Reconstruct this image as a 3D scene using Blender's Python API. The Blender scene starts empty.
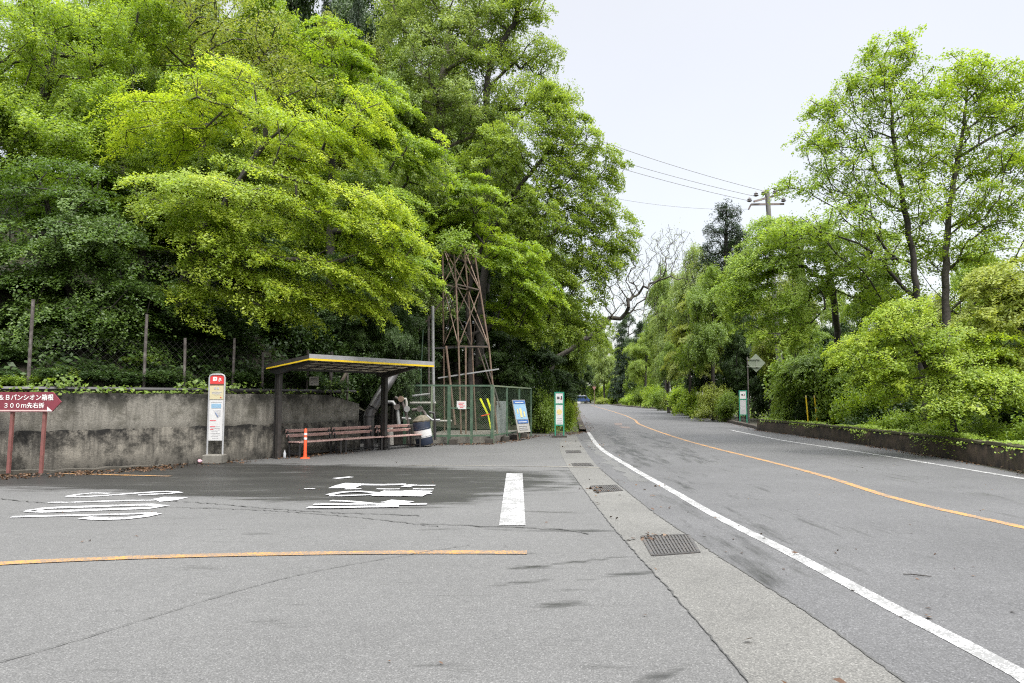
import bpy, math, random
import numpy as np
from mathutils import Vector

# ------------------------------------------------------------------ basics
C = bpy.context.scene.collection
F = 720.0
PITCH = math.atan((398.0 - 341.5) / F)
CAMZ = 1.6
cp, sp = math.cos(PITCH), math.sin(PITCH)
rng = np.random.default_rng(7)
random.seed(7)


def ray(px, py):
    a = (px - 512.0) / F
    b = (341.5 - py) / F
    return np.array((a, cp - sp * b, sp + cp * b))


def at(px, py, d):
    r = ray(px, py)
    r = r * (d / r[1])
    return np.array((r[0], r[1], r[2] + CAMZ))


def gr(px, py, z=0.0):
    r = ray(px, py)
    t = (z - CAMZ) / r[2]
    return np.array((r[0] * t, r[1] * t, z))


def tag(o, label=None, cat=None, group=None, kind=None):
    if label: o['label'] = label
    if cat: o['category'] = cat
    if group: o['group'] = group
    if kind: o['kind'] = kind
    return o


def thing(name, label, cat, loc, group=None):
    o = bpy.data.objects.new(name, None)
    o.empty_display_size = 0.2
    C.objects.link(o)
    o.location = [float(v) for v in loc]
    return tag(o, label, cat, group)


# ------------------------------------------------------------------ materials
def mat(name):
    m = bpy.data.materials.new(name)
    m.use_nodes = True
    nt = m.node_tree
    for n in list(nt.nodes):
        nt.nodes.remove(n)
    return m, nt, nt.nodes, nt.links


def ramp(N, stops):
    r = N.new('ShaderNodeValToRGB')
    e = r.color_ramp.elements
    while len(e) < len(stops): e.new(0.5)
    for i, (p, c) in enumerate(stops):
        e[i].position = p
        e[i].color = (c, c, c, 1) if not isinstance(c, tuple) else (*c, 1)
    return r


def noise(N, L, vec, scale, detail=4, rough=0.6):
    n = N.new('ShaderNodeTexNoise')
    n.inputs['Scale'].default_value = scale
    n.inputs['Detail'].default_value = detail
    n.inputs['Roughness'].default_value = rough
    if vec: L.new(vec, n.inputs['Vector'])
    return n


def mixc(N, L, fac, a, b, mode='MIX'):
    m = N.new('ShaderNodeMix')
    m.data_type = 'RGBA'
    m.blend_type = mode
    for s, v in ((0, fac), (6, a), (7, b)):
        if isinstance(v, (int, float)): m.inputs[s].default_value = v
        elif isinstance(v, tuple): m.inputs[s].default_value = (*v, 1)
        else: L.new(v, m.inputs[s])
    return m.outputs[2]


def coords(N, L, world=True, scale=None):
    if world:
        g = N.new('ShaderNodeNewGeometry').outputs['Position']
    else:
        g = N.new('ShaderNodeTexCoord').outputs['Object']
    if scale:
        m = N.new('ShaderNodeMapping')
        m.inputs['Scale'].default_value = scale
        L.new(g, m.inputs['Vector'])
        g = m.outputs[0]
    return g


def simple(name, col, rough=0.6, var=0.25, scale=8.0, metal=0.0, dirt=None, dirt_amt=0.5, bump=0.0):
    """painted or plain surface with broad wear and fine speckle"""
    m, nt, N, L = mat(name)
    p = coords(N, L)
    n1 = noise(N, L, p, scale, 5, 0.65)
    r1 = ramp(N, [(0.3, 1 - var), (0.7, 1 + var * 0.4)])
    L.new(n1.outputs[0], r1.inputs[0])
    c = mixc(N, L, 1.0, tuple(col), r1.outputs[0], 'MULTIPLY')
    if dirt:
        n2 = noise(N, L, p, scale * 0.6 + 1.7, 8, 0.7)
        r2 = ramp(N, [(0.5, 0.0), (0.68, dirt_amt)])
        L.new(n2.outputs[0], r2.inputs[0])
        c = mixc(N, L, r2.outputs[0], c, tuple(dirt))
    b = N.new('ShaderNodeBsdfPrincipled')
    L.new(c, b.inputs['Base Color'])
    b.inputs['Roughness'].default_value = rough
    b.inputs['Metallic'].default_value = metal
    if bump:
        bn = N.new('ShaderNodeBump')
        bn.inputs['Strength'].default_value = bump
        bn.inputs['Distance'].default_value = 0.01
        n3 = noise(N, L, p, scale * 6, 4)
        L.new(n3.outputs[0], bn.inputs['Height'])
        L.new(bn.outputs[0], b.inputs['Normal'])
    o = N.new('ShaderNodeOutputMaterial')
    L.new(b.outputs[0], o.inputs[0])
    return m


def leaf_mat(name, dark, mid, light, trans=0.5, tboost=1.25):
    m, nt, N, L = mat(name)
    a = N.new('ShaderNodeAttribute')
    a.attribute_name = 'tint'
    oi = N.new('ShaderNodeObjectInfo')
    ad = N.new('ShaderNodeMath'); ad.operation = 'MULTIPLY_ADD'
    L.new(oi.outputs['Random'], ad.inputs[0])
    ad.inputs[1].default_value = 0.24
    ad.inputs[2].default_value = -0.12
    sm = N.new('ShaderNodeMath'); sm.operation = 'ADD'; sm.use_clamp = True
    L.new(a.outputs['Fac'], sm.inputs[0]); L.new(ad.outputs[0], sm.inputs[1])
    r = ramp(N, [(0.0, dark), (0.5, mid), (1.0, light)])
    L.new(sm.outputs[0], r.inputs[0])
    d = N.new('ShaderNodeBsdfDiffuse')
    t = N.new('ShaderNodeBsdfTranslucent')
    g = N.new('ShaderNodeBsdfGlossy'); g.inputs['Roughness'].default_value = 0.5
    g.inputs['Color'].default_value = (0.8, 0.8, 0.8, 1)
    L.new(r.outputs[0], d.inputs[0])
    tc = mixc(N, L, 1.0, r.outputs[0], (tboost * 1.05, tboost, tboost * 0.5), 'MULTIPLY')
    L.new(tc, t.inputs[0])
    m1 = N.new('ShaderNodeMixShader'); m1.inputs[0].default_value = trans
    L.new(d.outputs[0], m1.inputs[1]); L.new(t.outputs[0], m1.inputs[2])
    m2 = N.new('ShaderNodeMixShader'); m2.inputs[0].default_value = 0.035
    L.new(m1.outputs[0], m2.inputs[1]); L.new(g.outputs[0], m2.inputs[2])
    o = N.new('ShaderNodeOutputMaterial')
    L.new(m2.outputs[0], o.inputs[0])
    return m


def asphalt_mat(name, base, wetattr=False, patch=0.18, run=(0.35, 1.6, 1.0)):
    m, nt, N, L = mat(name)
    p = coords(N, L)
    f1 = noise(N, L, p, 95, 2, 0.5)
    r1 = ramp(N, [(0.36, 0.78), (0.5, 0.98), (0.64, 1.28)])
    L.new(f1.outputs[0], r1.inputs[0])
    f2 = noise(N, L, p, 0.45, 6, 0.62)
    r2 = ramp(N, [(0.3, 1 - patch), (0.7, 1 + patch)])
    L.new(f2.outputs[0], r2.inputs[0])
    vo = N.new('ShaderNodeTexVoronoi'); vo.inputs['Scale'].default_value = 120
    L.new(p, vo.inputs['Vector'])
    sv = N.new('ShaderNodeSeparateColor'); L.new(vo.outputs['Color'], sv.inputs[0])
    rv = ramp(N, [(0.0, 0.66), (0.3, 0.9), (0.75, 1.04), (0.9, 1.25), (1.0, 1.7)])
    L.new(sv.outputs[0], rv.inputs[0])
    c = mixc(N, L, 1.0, tuple(base), r1.outputs[0], 'MULTIPLY')
    c = mixc(N, L, 1.0, c, rv.outputs[0], 'MULTIPLY')
    c = mixc(N, L, 1.0, c, r2.outputs[0], 'MULTIPLY')
    f3 = noise(N, L, p, 9.0, 6, 0.7)
    r3 = ramp(N, [(0.3, 0.9), (0.7, 1.08)])
    L.new(f3.outputs[0], r3.inputs[0])
    c = mixc(N, L, 1.0, c, r3.outputs[0], 'MULTIPLY')
    b = N.new('ShaderNodeBsdfPrincipled')
    rough = 0.85
    if wetattr:
        a = N.new('ShaderNodeAttribute'); a.attribute_name = 'wet'
        ps = coords(N, L, True, run)
        n4 = noise(N, L, ps, 2.2, 7, 0.68)
        ma = N.new('ShaderNodeMath'); ma.operation = 'MULTIPLY_ADD'
        L.new(n4.outputs[0], ma.inputs[0]); ma.inputs[1].default_value = 2.6; ma.inputs[2].default_value = -1.3
        sm = N.new('ShaderNodeMath'); sm.operation = 'ADD'
        L.new(a.outputs['Fac'], sm.inputs[0]); L.new(ma.outputs[0], sm.inputs[1])
        rw = ramp(N, [(0.26, 0.0), (0.72, 1.0)])
        L.new(sm.outputs[0], rw.inputs[0])
        rd = ramp(N, [(0.3, (0.13, 0.128, 0.118)), (0.52, (0.22, 0.215, 0.2)), (0.7, (0.42, 0.415, 0.39))])
        n5 = noise(N, L, coords(N, L, True, (0.3, 1.3, 1.0)), 1.3, 8, 0.7)
        L.new(n5.outputs[0], rd.inputs[0])
        dk = mixc(N, L, 1.0, c, rd.outputs[0], 'MULTIPLY')
        c = mixc(N, L, rw.outputs[0], c, dk)
        rr = N.new('ShaderNodeMapRange')
        L.new(rw.outputs[0], rr.inputs[0])
        rr.inputs[3].default_value = 0.85; rr.inputs[4].default_value = 0.5
        L.new(rr.outputs[0], b.inputs['Roughness'])
    else:
        b.inputs['Roughness'].default_value = rough
    L.new(c, b.inputs['Base Color'])
    bn = N.new('ShaderNodeBump'); bn.inputs['Strength'].default_value = 0.25; bn.inputs['Distance'].default_value = 0.004
    L.new(f1.outputs[0], bn.inputs['Height']); L.new(bn.outputs[0], b.inputs['Normal'])
    o = N.new('ShaderNodeOutputMaterial'); L.new(b.outputs[0], o.inputs[0])
    return m


def paint_mat(name, col, worn=0.5, under=(0.13, 0.13, 0.125)):
    m, nt, N, L = mat(name)
    p = coords(N, L)
    n1 = noise(N, L, p, 55, 4, 0.65)
    n2 = noise(N, L, p, 3.0, 5, 0.65)
    ad = N.new('ShaderNodeMath'); ad.operation = 'MULTIPLY_ADD'
    L.new(n2.outputs[0], ad.inputs[0]); ad.inputs[1].default_value = 0.7; L.new(n1.outputs[0], ad.inputs[2])
    r = ramp(N, [(0.5 + 0.42 * (1 - worn), 0.0), (0.62 + 0.42 * (1 - worn), 0.85)])
    L.new(ad.outputs[0], r.inputs[0])
    r4 = ramp(N, [(0.3, 0.86), (0.7, 1.05)])
    L.new(n2.outputs[0], r4.inputs[0])
    cc = mixc(N, L, 1.0, tuple(col), r4.outputs[0], 'MULTIPLY')
    c = mixc(N, L, r.outputs[0], cc, tuple(under))
    b = N.new('ShaderNodeBsdfPrincipled')
    L.new(c, b.inputs['Base Color']); b.inputs['Roughness'].default_value = 0.7
    o = N.new('ShaderNodeOutputMaterial'); L.new(b.outputs[0], o.inputs[0])
    return m


def concrete_mat(name, base, dark, moss, zlo, zhi, streak=1.0, mossamt=0.6):
    """weathered retaining wall: vertical run-off streaks, dark blotches, moss"""
    m, nt, N, L = mat(name)
    p = coords(N, L)
    ps = coords(N, L, True, (3.2, 3.2, 0.35))
    f1 = noise(N, L, p, 30, 5, 0.7)
    r1 = ramp(N, [(0.3, 0.7), (0.7, 1.2)])
    L.new(f1.outputs[0], r1.inputs[0])
    c = mixc(N, L, 1.0, tuple(base), r1.outputs[0], 'MULTIPLY')
    f2 = noise(N, L, ps, 1.1, 8, 0.75)
    r2 = ramp(N, [(0.36, 0.9 * streak), (0.56, 0.0)])
    L.new(f2.outputs[0], r2.inputs[0])
    c = mixc(N, L, r2.outputs[0], c, tuple(dark))
    f3 = noise(N, L, p, 1.5, 9, 0.75)
    r3 = ramp(N, [(0.47, 0.0), (0.6, mossamt)])
    L.new(f3.outputs[0], r3.inputs[0])
    c = mixc(N, L, r3.outputs[0], c, tuple(moss))
    # blotchy grime at top and foot; top band also holds painted ledge shadow
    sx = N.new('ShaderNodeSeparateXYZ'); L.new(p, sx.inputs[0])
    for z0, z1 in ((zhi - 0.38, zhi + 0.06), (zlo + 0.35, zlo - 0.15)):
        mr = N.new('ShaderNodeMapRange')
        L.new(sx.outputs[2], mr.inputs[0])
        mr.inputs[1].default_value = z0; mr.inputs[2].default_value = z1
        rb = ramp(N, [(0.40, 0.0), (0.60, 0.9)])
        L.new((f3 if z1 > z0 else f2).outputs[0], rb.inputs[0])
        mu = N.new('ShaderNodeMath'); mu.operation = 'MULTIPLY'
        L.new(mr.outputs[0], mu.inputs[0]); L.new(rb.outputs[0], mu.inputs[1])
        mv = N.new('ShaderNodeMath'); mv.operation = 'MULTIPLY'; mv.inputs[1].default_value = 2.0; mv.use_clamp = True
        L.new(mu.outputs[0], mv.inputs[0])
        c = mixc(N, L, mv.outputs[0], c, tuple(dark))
    b = N.new('ShaderNodeBsdfPrincipled')
    L.new(c, b.inputs['Base Color']); b.inputs['Roughness'].default_value = 0.9
    bn = N.new('ShaderNodeBump'); bn.inputs['Strength'].default_value = 0.6; bn.inputs['Distance'].default_value = 0.02
    L.new(f1.outputs[0], bn.inputs['Height']); L.new(bn.outputs[0], b.inputs['Normal'])
    o = N.new('ShaderNodeOutputMaterial'); L.new(b.outputs[0], o.inputs[0])
    return m


def net_mat(name, col, cell=0.055, wire=0.12):
    """chain link: real gaps between diagonal wires"""
    m, nt, N, L = mat(name)
    uv = N.new('ShaderNodeUVMap')
    sx = N.new('ShaderNodeSeparateXYZ'); L.new(uv.outputs[0], sx.inputs[0])
    outs = []
    for op in ('ADD', 'SUBTRACT'):
        a = N.new('ShaderNodeMath'); a.operation = op
        L.new(sx.outputs[0], a.inputs[0]); L.new(sx.outputs[1], a.inputs[1])
        s = N.new('ShaderNodeMath'); s.operation = 'DIVIDE'; L.new(a.outputs[0], s.inputs[0]); s.inputs[1].default_value = cell
        f = N.new('ShaderNodeMath'); f.operation = 'FRACT'; L.new(s.outputs[0], f.inputs[0])
        l = N.new('ShaderNodeMath'); l.operation = 'LESS_THAN'; L.new(f.outputs[0], l.inputs[0]); l.inputs[1].default_value = wire
        outs.append(l)
    mx = N.new('ShaderNodeMath'); mx.operation = 'MAXIMUM'
    L.new(outs[0].outputs[0], mx.inputs[0]); L.new(outs[1].outputs[0], mx.inputs[1])
    tr = N.new('ShaderNodeBsdfTransparent')
    d = N.new('ShaderNodeBsdfDiffuse'); d.inputs[0].default_value = (*col, 1)
    ms = N.new('ShaderNodeMixShader')
    L.new(mx.outputs[0], ms.inputs[0]); L.new(tr.outputs[0], ms.inputs[1]); L.new(d.outputs[0], ms.inputs[2])
    o = N.new('ShaderNodeOutputMaterial'); L.new(ms.outputs[0], o.inputs[0])
    return m


M = {}
M['lime'] = leaf_mat('leaf_lime', (0.15, 0.235, 0.016), (0.275, 0.38, 0.03), (0.43, 0.51, 0.075), 0.5, 1.35)
M['bright'] = leaf_mat('leaf_bright', (0.130, 0.215, 0.018), (0.226, 0.339, 0.032), (0.350, 0.463, 0.062), 0.5, 1.3)
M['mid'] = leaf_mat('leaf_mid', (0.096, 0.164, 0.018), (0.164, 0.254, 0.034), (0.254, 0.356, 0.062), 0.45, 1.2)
M['pale'] = leaf_mat('leaf_pale', (0.158, 0.232, 0.056), (0.254, 0.345, 0.096), (0.373, 0.463, 0.181), 0.45, 1.15)
M['fresh'] = leaf_mat('leaf_fresh', (0.136, 0.209, 0.027), (0.220, 0.316, 0.047), (0.328, 0.429, 0.090), 0.5, 1.25)
M['deep'] = leaf_mat('leaf_deep', (0.05, 0.10, 0.012), (0.092, 0.165, 0.022), (0.16, 0.25, 0.042), 0.45, 1.2)
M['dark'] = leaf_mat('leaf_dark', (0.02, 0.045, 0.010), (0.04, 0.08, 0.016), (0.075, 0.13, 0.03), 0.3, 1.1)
M['needle'] = leaf_mat('leaf_needle', (0.014, 0.032, 0.014), (0.028, 0.055, 0.022), (0.055, 0.09, 0.035), 0.2, 1.0)
M['olive'] = leaf_mat('leaf_olive', (0.141, 0.186, 0.034), (0.232, 0.288, 0.056), (0.339, 0.395, 0.102), 0.45, 1.2)
M['yellow'] = leaf_mat('leaf_yellow', (0.18, 0.24, 0.03), (0.28, 0.345, 0.055), (0.40, 0.45, 0.10), 0.5, 1.25)
M['bark'] = simple('bark_grey', (0.075, 0.066, 0.055), 0.9, 0.6, 9, 0, (0.03, 0.035, 0.02), 0.7, 0.6)
M['bark_dark'] = simple('bark_dark', (0.04, 0.034, 0.03), 0.9, 0.6, 9, 0, (0.02, 0.025, 0.015), 0.7, 0.6)
M['bark_pale'] = simple('bark_pale', (0.20, 0.175, 0.155), 0.9, 0.5, 9, 0, (0.06, 0.06, 0.045), 0.6, 0.5)
M['asphalt_side'] = asphalt_mat('asphalt_side', (0.083, 0.0825, 0.080), True, 0.10)
M['asphalt_road'] = asphalt_mat('asphalt_road', (0.068, 0.068, 0.0685), True, 0.16, (1.7, 0.22, 1.0))
M['gutter'] = asphalt_mat('gutter_concrete', (0.098, 0.096, 0.088), False, 0.22)
M['white_paint'] = paint_mat('white_paint', (0.52, 0.52, 0.515), 0.46, (0.09, 0.09, 0.087))
M['worn_white'] = paint_mat('worn_white_paint', (0.50, 0.50, 0.505), 0.22, (0.09, 0.09, 0.087))
M['orange_paint'] = paint_mat('orange_paint', (0.43, 0.205, 0.032), 0.42, (0.09, 0.085, 0.08))
M['crack'] = simple('crack_tar', (0.055, 0.055, 0.052), 0.9, 0.4, 20)
M['soil'] = simple('soil', (0.05, 0.045, 0.03), 0.95, 0.5, 3, 0, (0.03, 0.045, 0.012), 0.8, 0.5)
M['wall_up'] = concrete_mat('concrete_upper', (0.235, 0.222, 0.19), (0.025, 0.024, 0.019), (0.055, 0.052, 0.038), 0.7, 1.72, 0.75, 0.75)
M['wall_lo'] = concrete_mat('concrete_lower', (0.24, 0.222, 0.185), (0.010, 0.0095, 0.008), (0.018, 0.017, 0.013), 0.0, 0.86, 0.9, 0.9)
M['footing'] = concrete_mat('concrete_footing', (0.11, 0.10, 0.082), (0.022, 0.02, 0.015), (0.04, 0.036, 0.024), -0.2, 0.5, 0.7, 0.6)
M['mossy'] = concrete_mat('mossy_concrete', (0.12, 0.084, 0.054), (0.014, 0.010, 0.006), (0.035, 0.028, 0.009), 0.05, 0.5, 1.0, 0.8)
M['mosstop'] = simple('moss_top', (0.05, 0.048, 0.016), 0.95, 0.6, 14, 0, (0.05, 0.035, 0.02), 0.7, 0.6)
M['kerb'] = concrete_mat('kerb_concrete', (0.10, 0.085, 0.065), (0.03, 0.022, 0.014), (0.05, 0.034, 0.02), 0, 0.15, 0.8, 0.7)
M['litter'] = leaf_mat('dead_leaves', (0.035, 0.018, 0.009), (0.085, 0.045, 0.024), (0.17, 0.11, 0.06), 0.1, 1.0)
M['black_steel'] = simple('black_steel', (0.028, 0.027, 0.027), 0.5, 0.3, 6, 0.0, (0.07, 0.06, 0.05), 0.4)
M['dark_bronze'] = simple('dark_bronze', (0.05, 0.045, 0.042), 0.45, 0.3, 6, 0.2, (0.09, 0.08, 0.07), 0.4)
M['roof_grey'] = simple('roof_grey', (0.30, 0.30, 0.305), 0.5, 0.15, 4, 0, (0.25, 0.24, 0.22), 0.4)
M['roof_sheet'] = simple('roof_sheet', (0.26, 0.245, 0.22), 0.6, 0.3, 3, 0, (0.09, 0.08, 0.07), 0.6)
def sheet_mat():
    m, nt, N, L = mat('translucent_sheet')
    p = coords(N, L)
    n1 = noise(N, L, p, 2.5, 6, 0.7)
    r1 = ramp(N, [(0.3, (0.30, 0.27, 0.22)), (0.7, (0.5, 0.48, 0.42))])
    L.new(n1.outputs[0], r1.inputs[0])
    d = N.new('ShaderNodeBsdfDiffuse'); t = N.new('ShaderNodeBsdfTranslucent')
    L.new(r1.outputs[0], d.inputs[0]); L.new(r1.outputs[0], t.inputs[0])
    ms = N.new('ShaderNodeMixShader'); ms.inputs[0].default_value = 0.55
    L.new(d.outputs[0], ms.inputs[1]); L.new(t.outputs[0], ms.inputs[2])
    o = N.new('ShaderNodeOutputMaterial'); L.new(ms.outputs[0], o.inputs[0])
    return m


M['roof_sheet'] = sheet_mat()
M['yellow_trim'] = simple('yellow_trim', (0.75, 0.52, 0.02), 0.5, 0.12, 5)
M['slat'] = simple('bench_slat', (0.50, 0.33, 0.29), 0.6, 0.3, 8, 0, (0.25, 0.15, 0.12), 0.5)
M['orange'] = simple('orange_plastic', (0.85, 0.11, 0.035), 0.45, 0.15, 8)
M['reflector'] = simple('reflector_white', (0.8, 0.8, 0.8), 0.4, 0.08, 8)
M['white'] = simple('white_enamel', (0.60, 0.60, 0.59), 0.4, 0.08, 6, 0, (0.5, 0.48, 0.43), 0.3)
M['offwhite'] = simple('aged_white', (0.34, 0.33, 0.30), 0.55, 0.2, 6, 0, (0.35, 0.32, 0.27), 0.5)
M['alu'] = simple('pale_aluminium', (0.45, 0.455, 0.46), 0.4, 0.15, 6, 0.3)
M['red'] = simple('red_enamel', (0.62, 0.05, 0.045), 0.45, 0.1, 6)
M['maroon'] = simple('maroon_board', (0.20, 0.035, 0.05), 0.5, 0.15, 5, 0, (0.25, 0.08, 0.08), 0.3)
M['maroon_post'] = simple('maroon_post', (0.22, 0.085, 0.075), 0.6, 0.3, 9, 0, (0.12, 0.06, 0.04), 0.5)
M['letter'] = simple('letter_white', (0.80, 0.79, 0.76), 0.5, 0.08, 9)
M['pinkline'] = simple('faded_line', (0.62, 0.45, 0.42), 0.5, 0.15, 9)
M['cream'] = simple('cream_panel', (0.56, 0.50, 0.31), 0.45, 0.08, 6)
M['ink'] = simple('dark_ink', (0.06, 0.06, 0.06), 0.6, 0.2, 9)
M['brownink'] = simple('brown_ink', (0.12, 0.05, 0.03), 0.6, 0.2, 9)
M['paleblue'] = simple('pale_blue_print', (0.26, 0.42, 0.56), 0.5, 0.25, 25)
M['blue'] = simple('blue_print', (0.055, 0.14, 0.36), 0.5, 0.15, 9)
M['pinkred'] = simple('red_print', (0.66, 0.12, 0.14), 0.5, 0.15, 9)
M['greyprint'] = simple('grey_print', (0.45, 0.45, 0.46), 0.5, 0.3, 30)
M['ochre'] = simple('ochre_print', (0.68, 0.55, 0.25), 0.5, 0.2, 12)
M['fence_green'] = simple('green_paint', (0.05, 0.10, 0.06), 0.6, 0.3, 7, 0, (0.2, 0.22, 0.16), 0.5)
M['fence_pale'] = simple('pale_green_paint', (0.17, 0.215, 0.14), 0.6, 0.3, 7, 0, (0.25, 0.2, 0.12), 0.5)
M['net_green'] = net_mat('green_net', (0.12, 0.17, 0.115), 0.075, 0.07)
M['net_grey'] = net_mat('grey_net', (0.06, 0.06, 0.055), 0.16, 0.02)
M['rust'] = simple('rusty_steel', (0.165, 0.11, 0.08), 0.8, 0.45, 5, 0, (0.26, 0.21, 0.15), 0.7, 0.3)
M['rust_dark'] = simple('dark_rusty_steel', (0.10, 0.075, 0.058), 0.8, 0.45, 5, 0, (0.16, 0.14, 0.10), 0.7, 0.3)
M['galv'] = simple('galvanised', (0.32, 0.325, 0.325), 0.5, 0.25, 6, 0.3, (0.3, 0.28, 0.25), 0.4)
M['post_grey'] = simple('grey_post', (0.085, 0.072, 0.065), 0.8, 0.5, 7, 0, (0.25, 0.23, 0.21), 0.6, 0.3)
M['duct'] = simple('dark_duct', (0.085, 0.08, 0.08), 0.32, 0.3, 5, 0.1, (0.13, 0.12, 0.11), 0.5)
M['drum'] = simple('navy_drum', (0.02, 0.03, 0.055), 0.5, 0.3, 5, 0, (0.06, 0.06, 0.065), 0.4)
M['sack'] = simple('grey_sack', (0.16, 0.14, 0.10), 0.9, 0.4, 10, 0, (0.08, 0.07, 0.05), 0.5, 0.5)
M['gutgreen'] = simple('stop_green', (0.02, 0.23, 0.14), 0.45, 0.12, 6)
M['fluor'] = simple('fluorescent_yellow', (0.72, 0.78, 0.02), 0.5, 0.15, 8)
M['sheet_grey'] = simple('grey_sheet', (0.26, 0.285, 0.275), 0.6, 0.2, 4, 0, (0.3, 0.32, 0.29), 0.4)
M['conc'] = simple('pale_concrete', (0.19, 0.18, 0.155), 0.9, 0.3, 7, 0, (0.12, 0.10, 0.08), 0.6, 0.4)
M['conc_dark'] = simple('dark_concrete', (0.06, 0.053, 0.044), 0.9, 0.4, 7, 0, (0.04, 0.035, 0.025), 0.6, 0.4)
M['polec'] = simple('pole_concrete', (0.16, 0.155, 0.145), 0.85, 0.2, 3, 0, (0.2, 0.2, 0.18), 0.5)
M['porcelain'] = simple('insulator', (0.10, 0.09, 0.09), 0.3, 0.2, 9)
M['arm'] = simple('crossarm_steel', (0.22, 0.18, 0.17), 0.6, 0.3, 9)
M['wire'] = simple('wire', (0.26, 0.26, 0.265), 0.6, 0.1, 9)
M['sign_back'] = simple('sign_back', (0.19, 0.22, 0.165), 0.6, 0.2, 5, 0, (0.2, 0.24, 0.16), 0.4)
M['bracket'] = simple('sign_bracket', (0.26, 0.28, 0.23), 0.5, 0.2, 5)
M['grate'] = simple('grate_iron', (0.07, 0.068, 0.066), 0.6, 0.35, 25, 0.3, (0.14, 0.11, 0.085), 0.5)
M['pit'] = simple('pit_dark', (0.035, 0.032, 0.028), 0.9, 0.3, 20)
M['car_blue'] = simple('car_blue', (0.03, 0.06, 0.16), 0.3, 0.1, 3)
M['car_white'] = simple('car_white', (0.7, 0.72, 0.75), 0.3, 0.1, 3)
M['glass'] = simple('dark_glass', (0.02, 0.025, 0.03), 0.1, 0.1, 3)
M['rubber'] = simple('rubber', (0.02, 0.02, 0.02), 0.8, 0.2, 9)
M['plastic_clear'] = simple('cloudy_plastic', (0.55, 0.58, 0.6), 0.3, 0.15, 20)
M['pinkbag'] = simple('pink_wrapper', (0.66, 0.42, 0.48), 0.5, 0.3, 20)


# ------------------------------------------------------------------ mesh builder
class MB:
    def __init__(s):
        s.v = []; s.f = []

    def add(s, vs, fs):
        o = len(s.v)
        s.v += [tuple(float(c) for c in v) for v in vs]
        s.f += [tuple(i + o for i in f) for f in fs]
        return s

    def box(s, c, u, v, w, su, sv, sw, bev=0.0):
        """box centred on c with unit axes u v w and full sizes"""
        c, u, v, w = (np.array(q, float) for q in (c, u, v, w))
        vs = []
        for k in (-1, 1):
            for a, b in ((-1, -1), (1, -1), (1, 1), (-1, 1)):
                vs.append(c + u * a * su / 2 + v * b * sv / 2 + w * k * sw / 2)
        return s.add(vs, [(3, 2, 1, 0), (4, 5, 6, 7), (0, 1, 5, 4), (1, 2, 6, 5), (2, 3, 7, 6), (3, 0, 4, 7)])

    def bar(s, a, b, w, h=None, up=(0, 0, 1)):
        """square bar from a to b"""
        a, b = np.array(a, float), np.array(b, float)
        d = b - a; l = np.linalg.norm(d); d = d / l
        up = np.array(up, float)
        if abs(np.dot(d, up)) > 0.95: up = np.array((1.0, 0, 0))
        x = np.cross(d, up); x /= np.linalg.norm(x)
        y = np.cross(x, d)
        return s.box((a + b) / 2, x, y, d, w, h or w, l)

    def tube(s, pts, r, k=10, cap=True):
        pts = [np.array(p, float) for p in pts]
        rs = r if isinstance(r, (list, tuple)) else [r] * len(pts)
        vs, fs = [], []
        x = None
        for i, p in enumerate(pts):
            t = pts[min(i + 1, len(pts) - 1)] - pts[max(i - 1, 0)]
            t = t / np.linalg.norm(t)
            if x is None:
                up = np.array((0, 0, 1.0)) if abs(t[2]) < 0.9 else np.array((1.0, 0, 0))
                x = np.cross(t, up)
            x = x - t * np.dot(x, t); x /= np.linalg.norm(x)
            y = np.cross(t, x)
            for j in range(k):
                a = 2 * math.pi * j / k
                vs.append(p + rs[i] * (math.cos(a) * x + math.sin(a) * y))
        for i in range(len(pts) - 1):
            for j in range(k):
                fs.append((i * k + j, i * k + (j + 1) % k, (i + 1) * k + (j + 1) % k, (i + 1) * k + j))
        if cap:
            fs.append(tuple(range(k - 1, -1, -1)))
            fs.append(tuple((len(pts) - 1) * k + j for j in range(k)))
        return s.add(vs, fs)

    def prism(s, poly, o, u, v, t):
        """2D polygon (counter-clockwise) at o + x u + y v, thickness t towards u x v"""
        o, u, v = np.array(o, float), np.array(u, float), np.array(v, float)
        w = np.cross(u, v); w /= np.linalg.norm(w)
        n = len(poly)
        vs = [o + u * x + v * y for x, y in poly] + [o + u * x + v * y + w * t for x, y in poly]
        fs = [tuple(range(n - 1, -1, -1)), tuple(range(n, 2 * n))]
        fs += [(i, (i + 1) % n, n + (i + 1) % n, n + i) for i in range(n)]
        return s.add(vs, fs)

    def build(s, name, m, parent=None, smooth=False, bevel=0.0):
        me = bpy.data.meshes.new(name)
        off = np.array(parent.location) if parent is not None else np.zeros(3)
        if parent is not None and parent.parent is not None:
            off = off + np.array(parent.parent.location)
        me.from_pydata([tuple(np.array(v) - off) for v in s.v], [], s.f)
        me.materials.append(m)
        if smooth:
            me.polygons.foreach_set('use_smooth', [True] * len(me.polygons))
        o = bpy.data.objects.new(name, me)
        C.objects.link(o)
        if parent is not None: o.parent = parent
        if smooth:
            md = o.modifiers.new('split', 'EDGE_SPLIT'); md.split_angle = math.radians(40)
        if bevel:
            md = o.modifiers.new('bevel', 'BEVEL'); md.width = bevel; md.segments = 2; md.limit_method = 'ANGLE'
        return o


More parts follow.
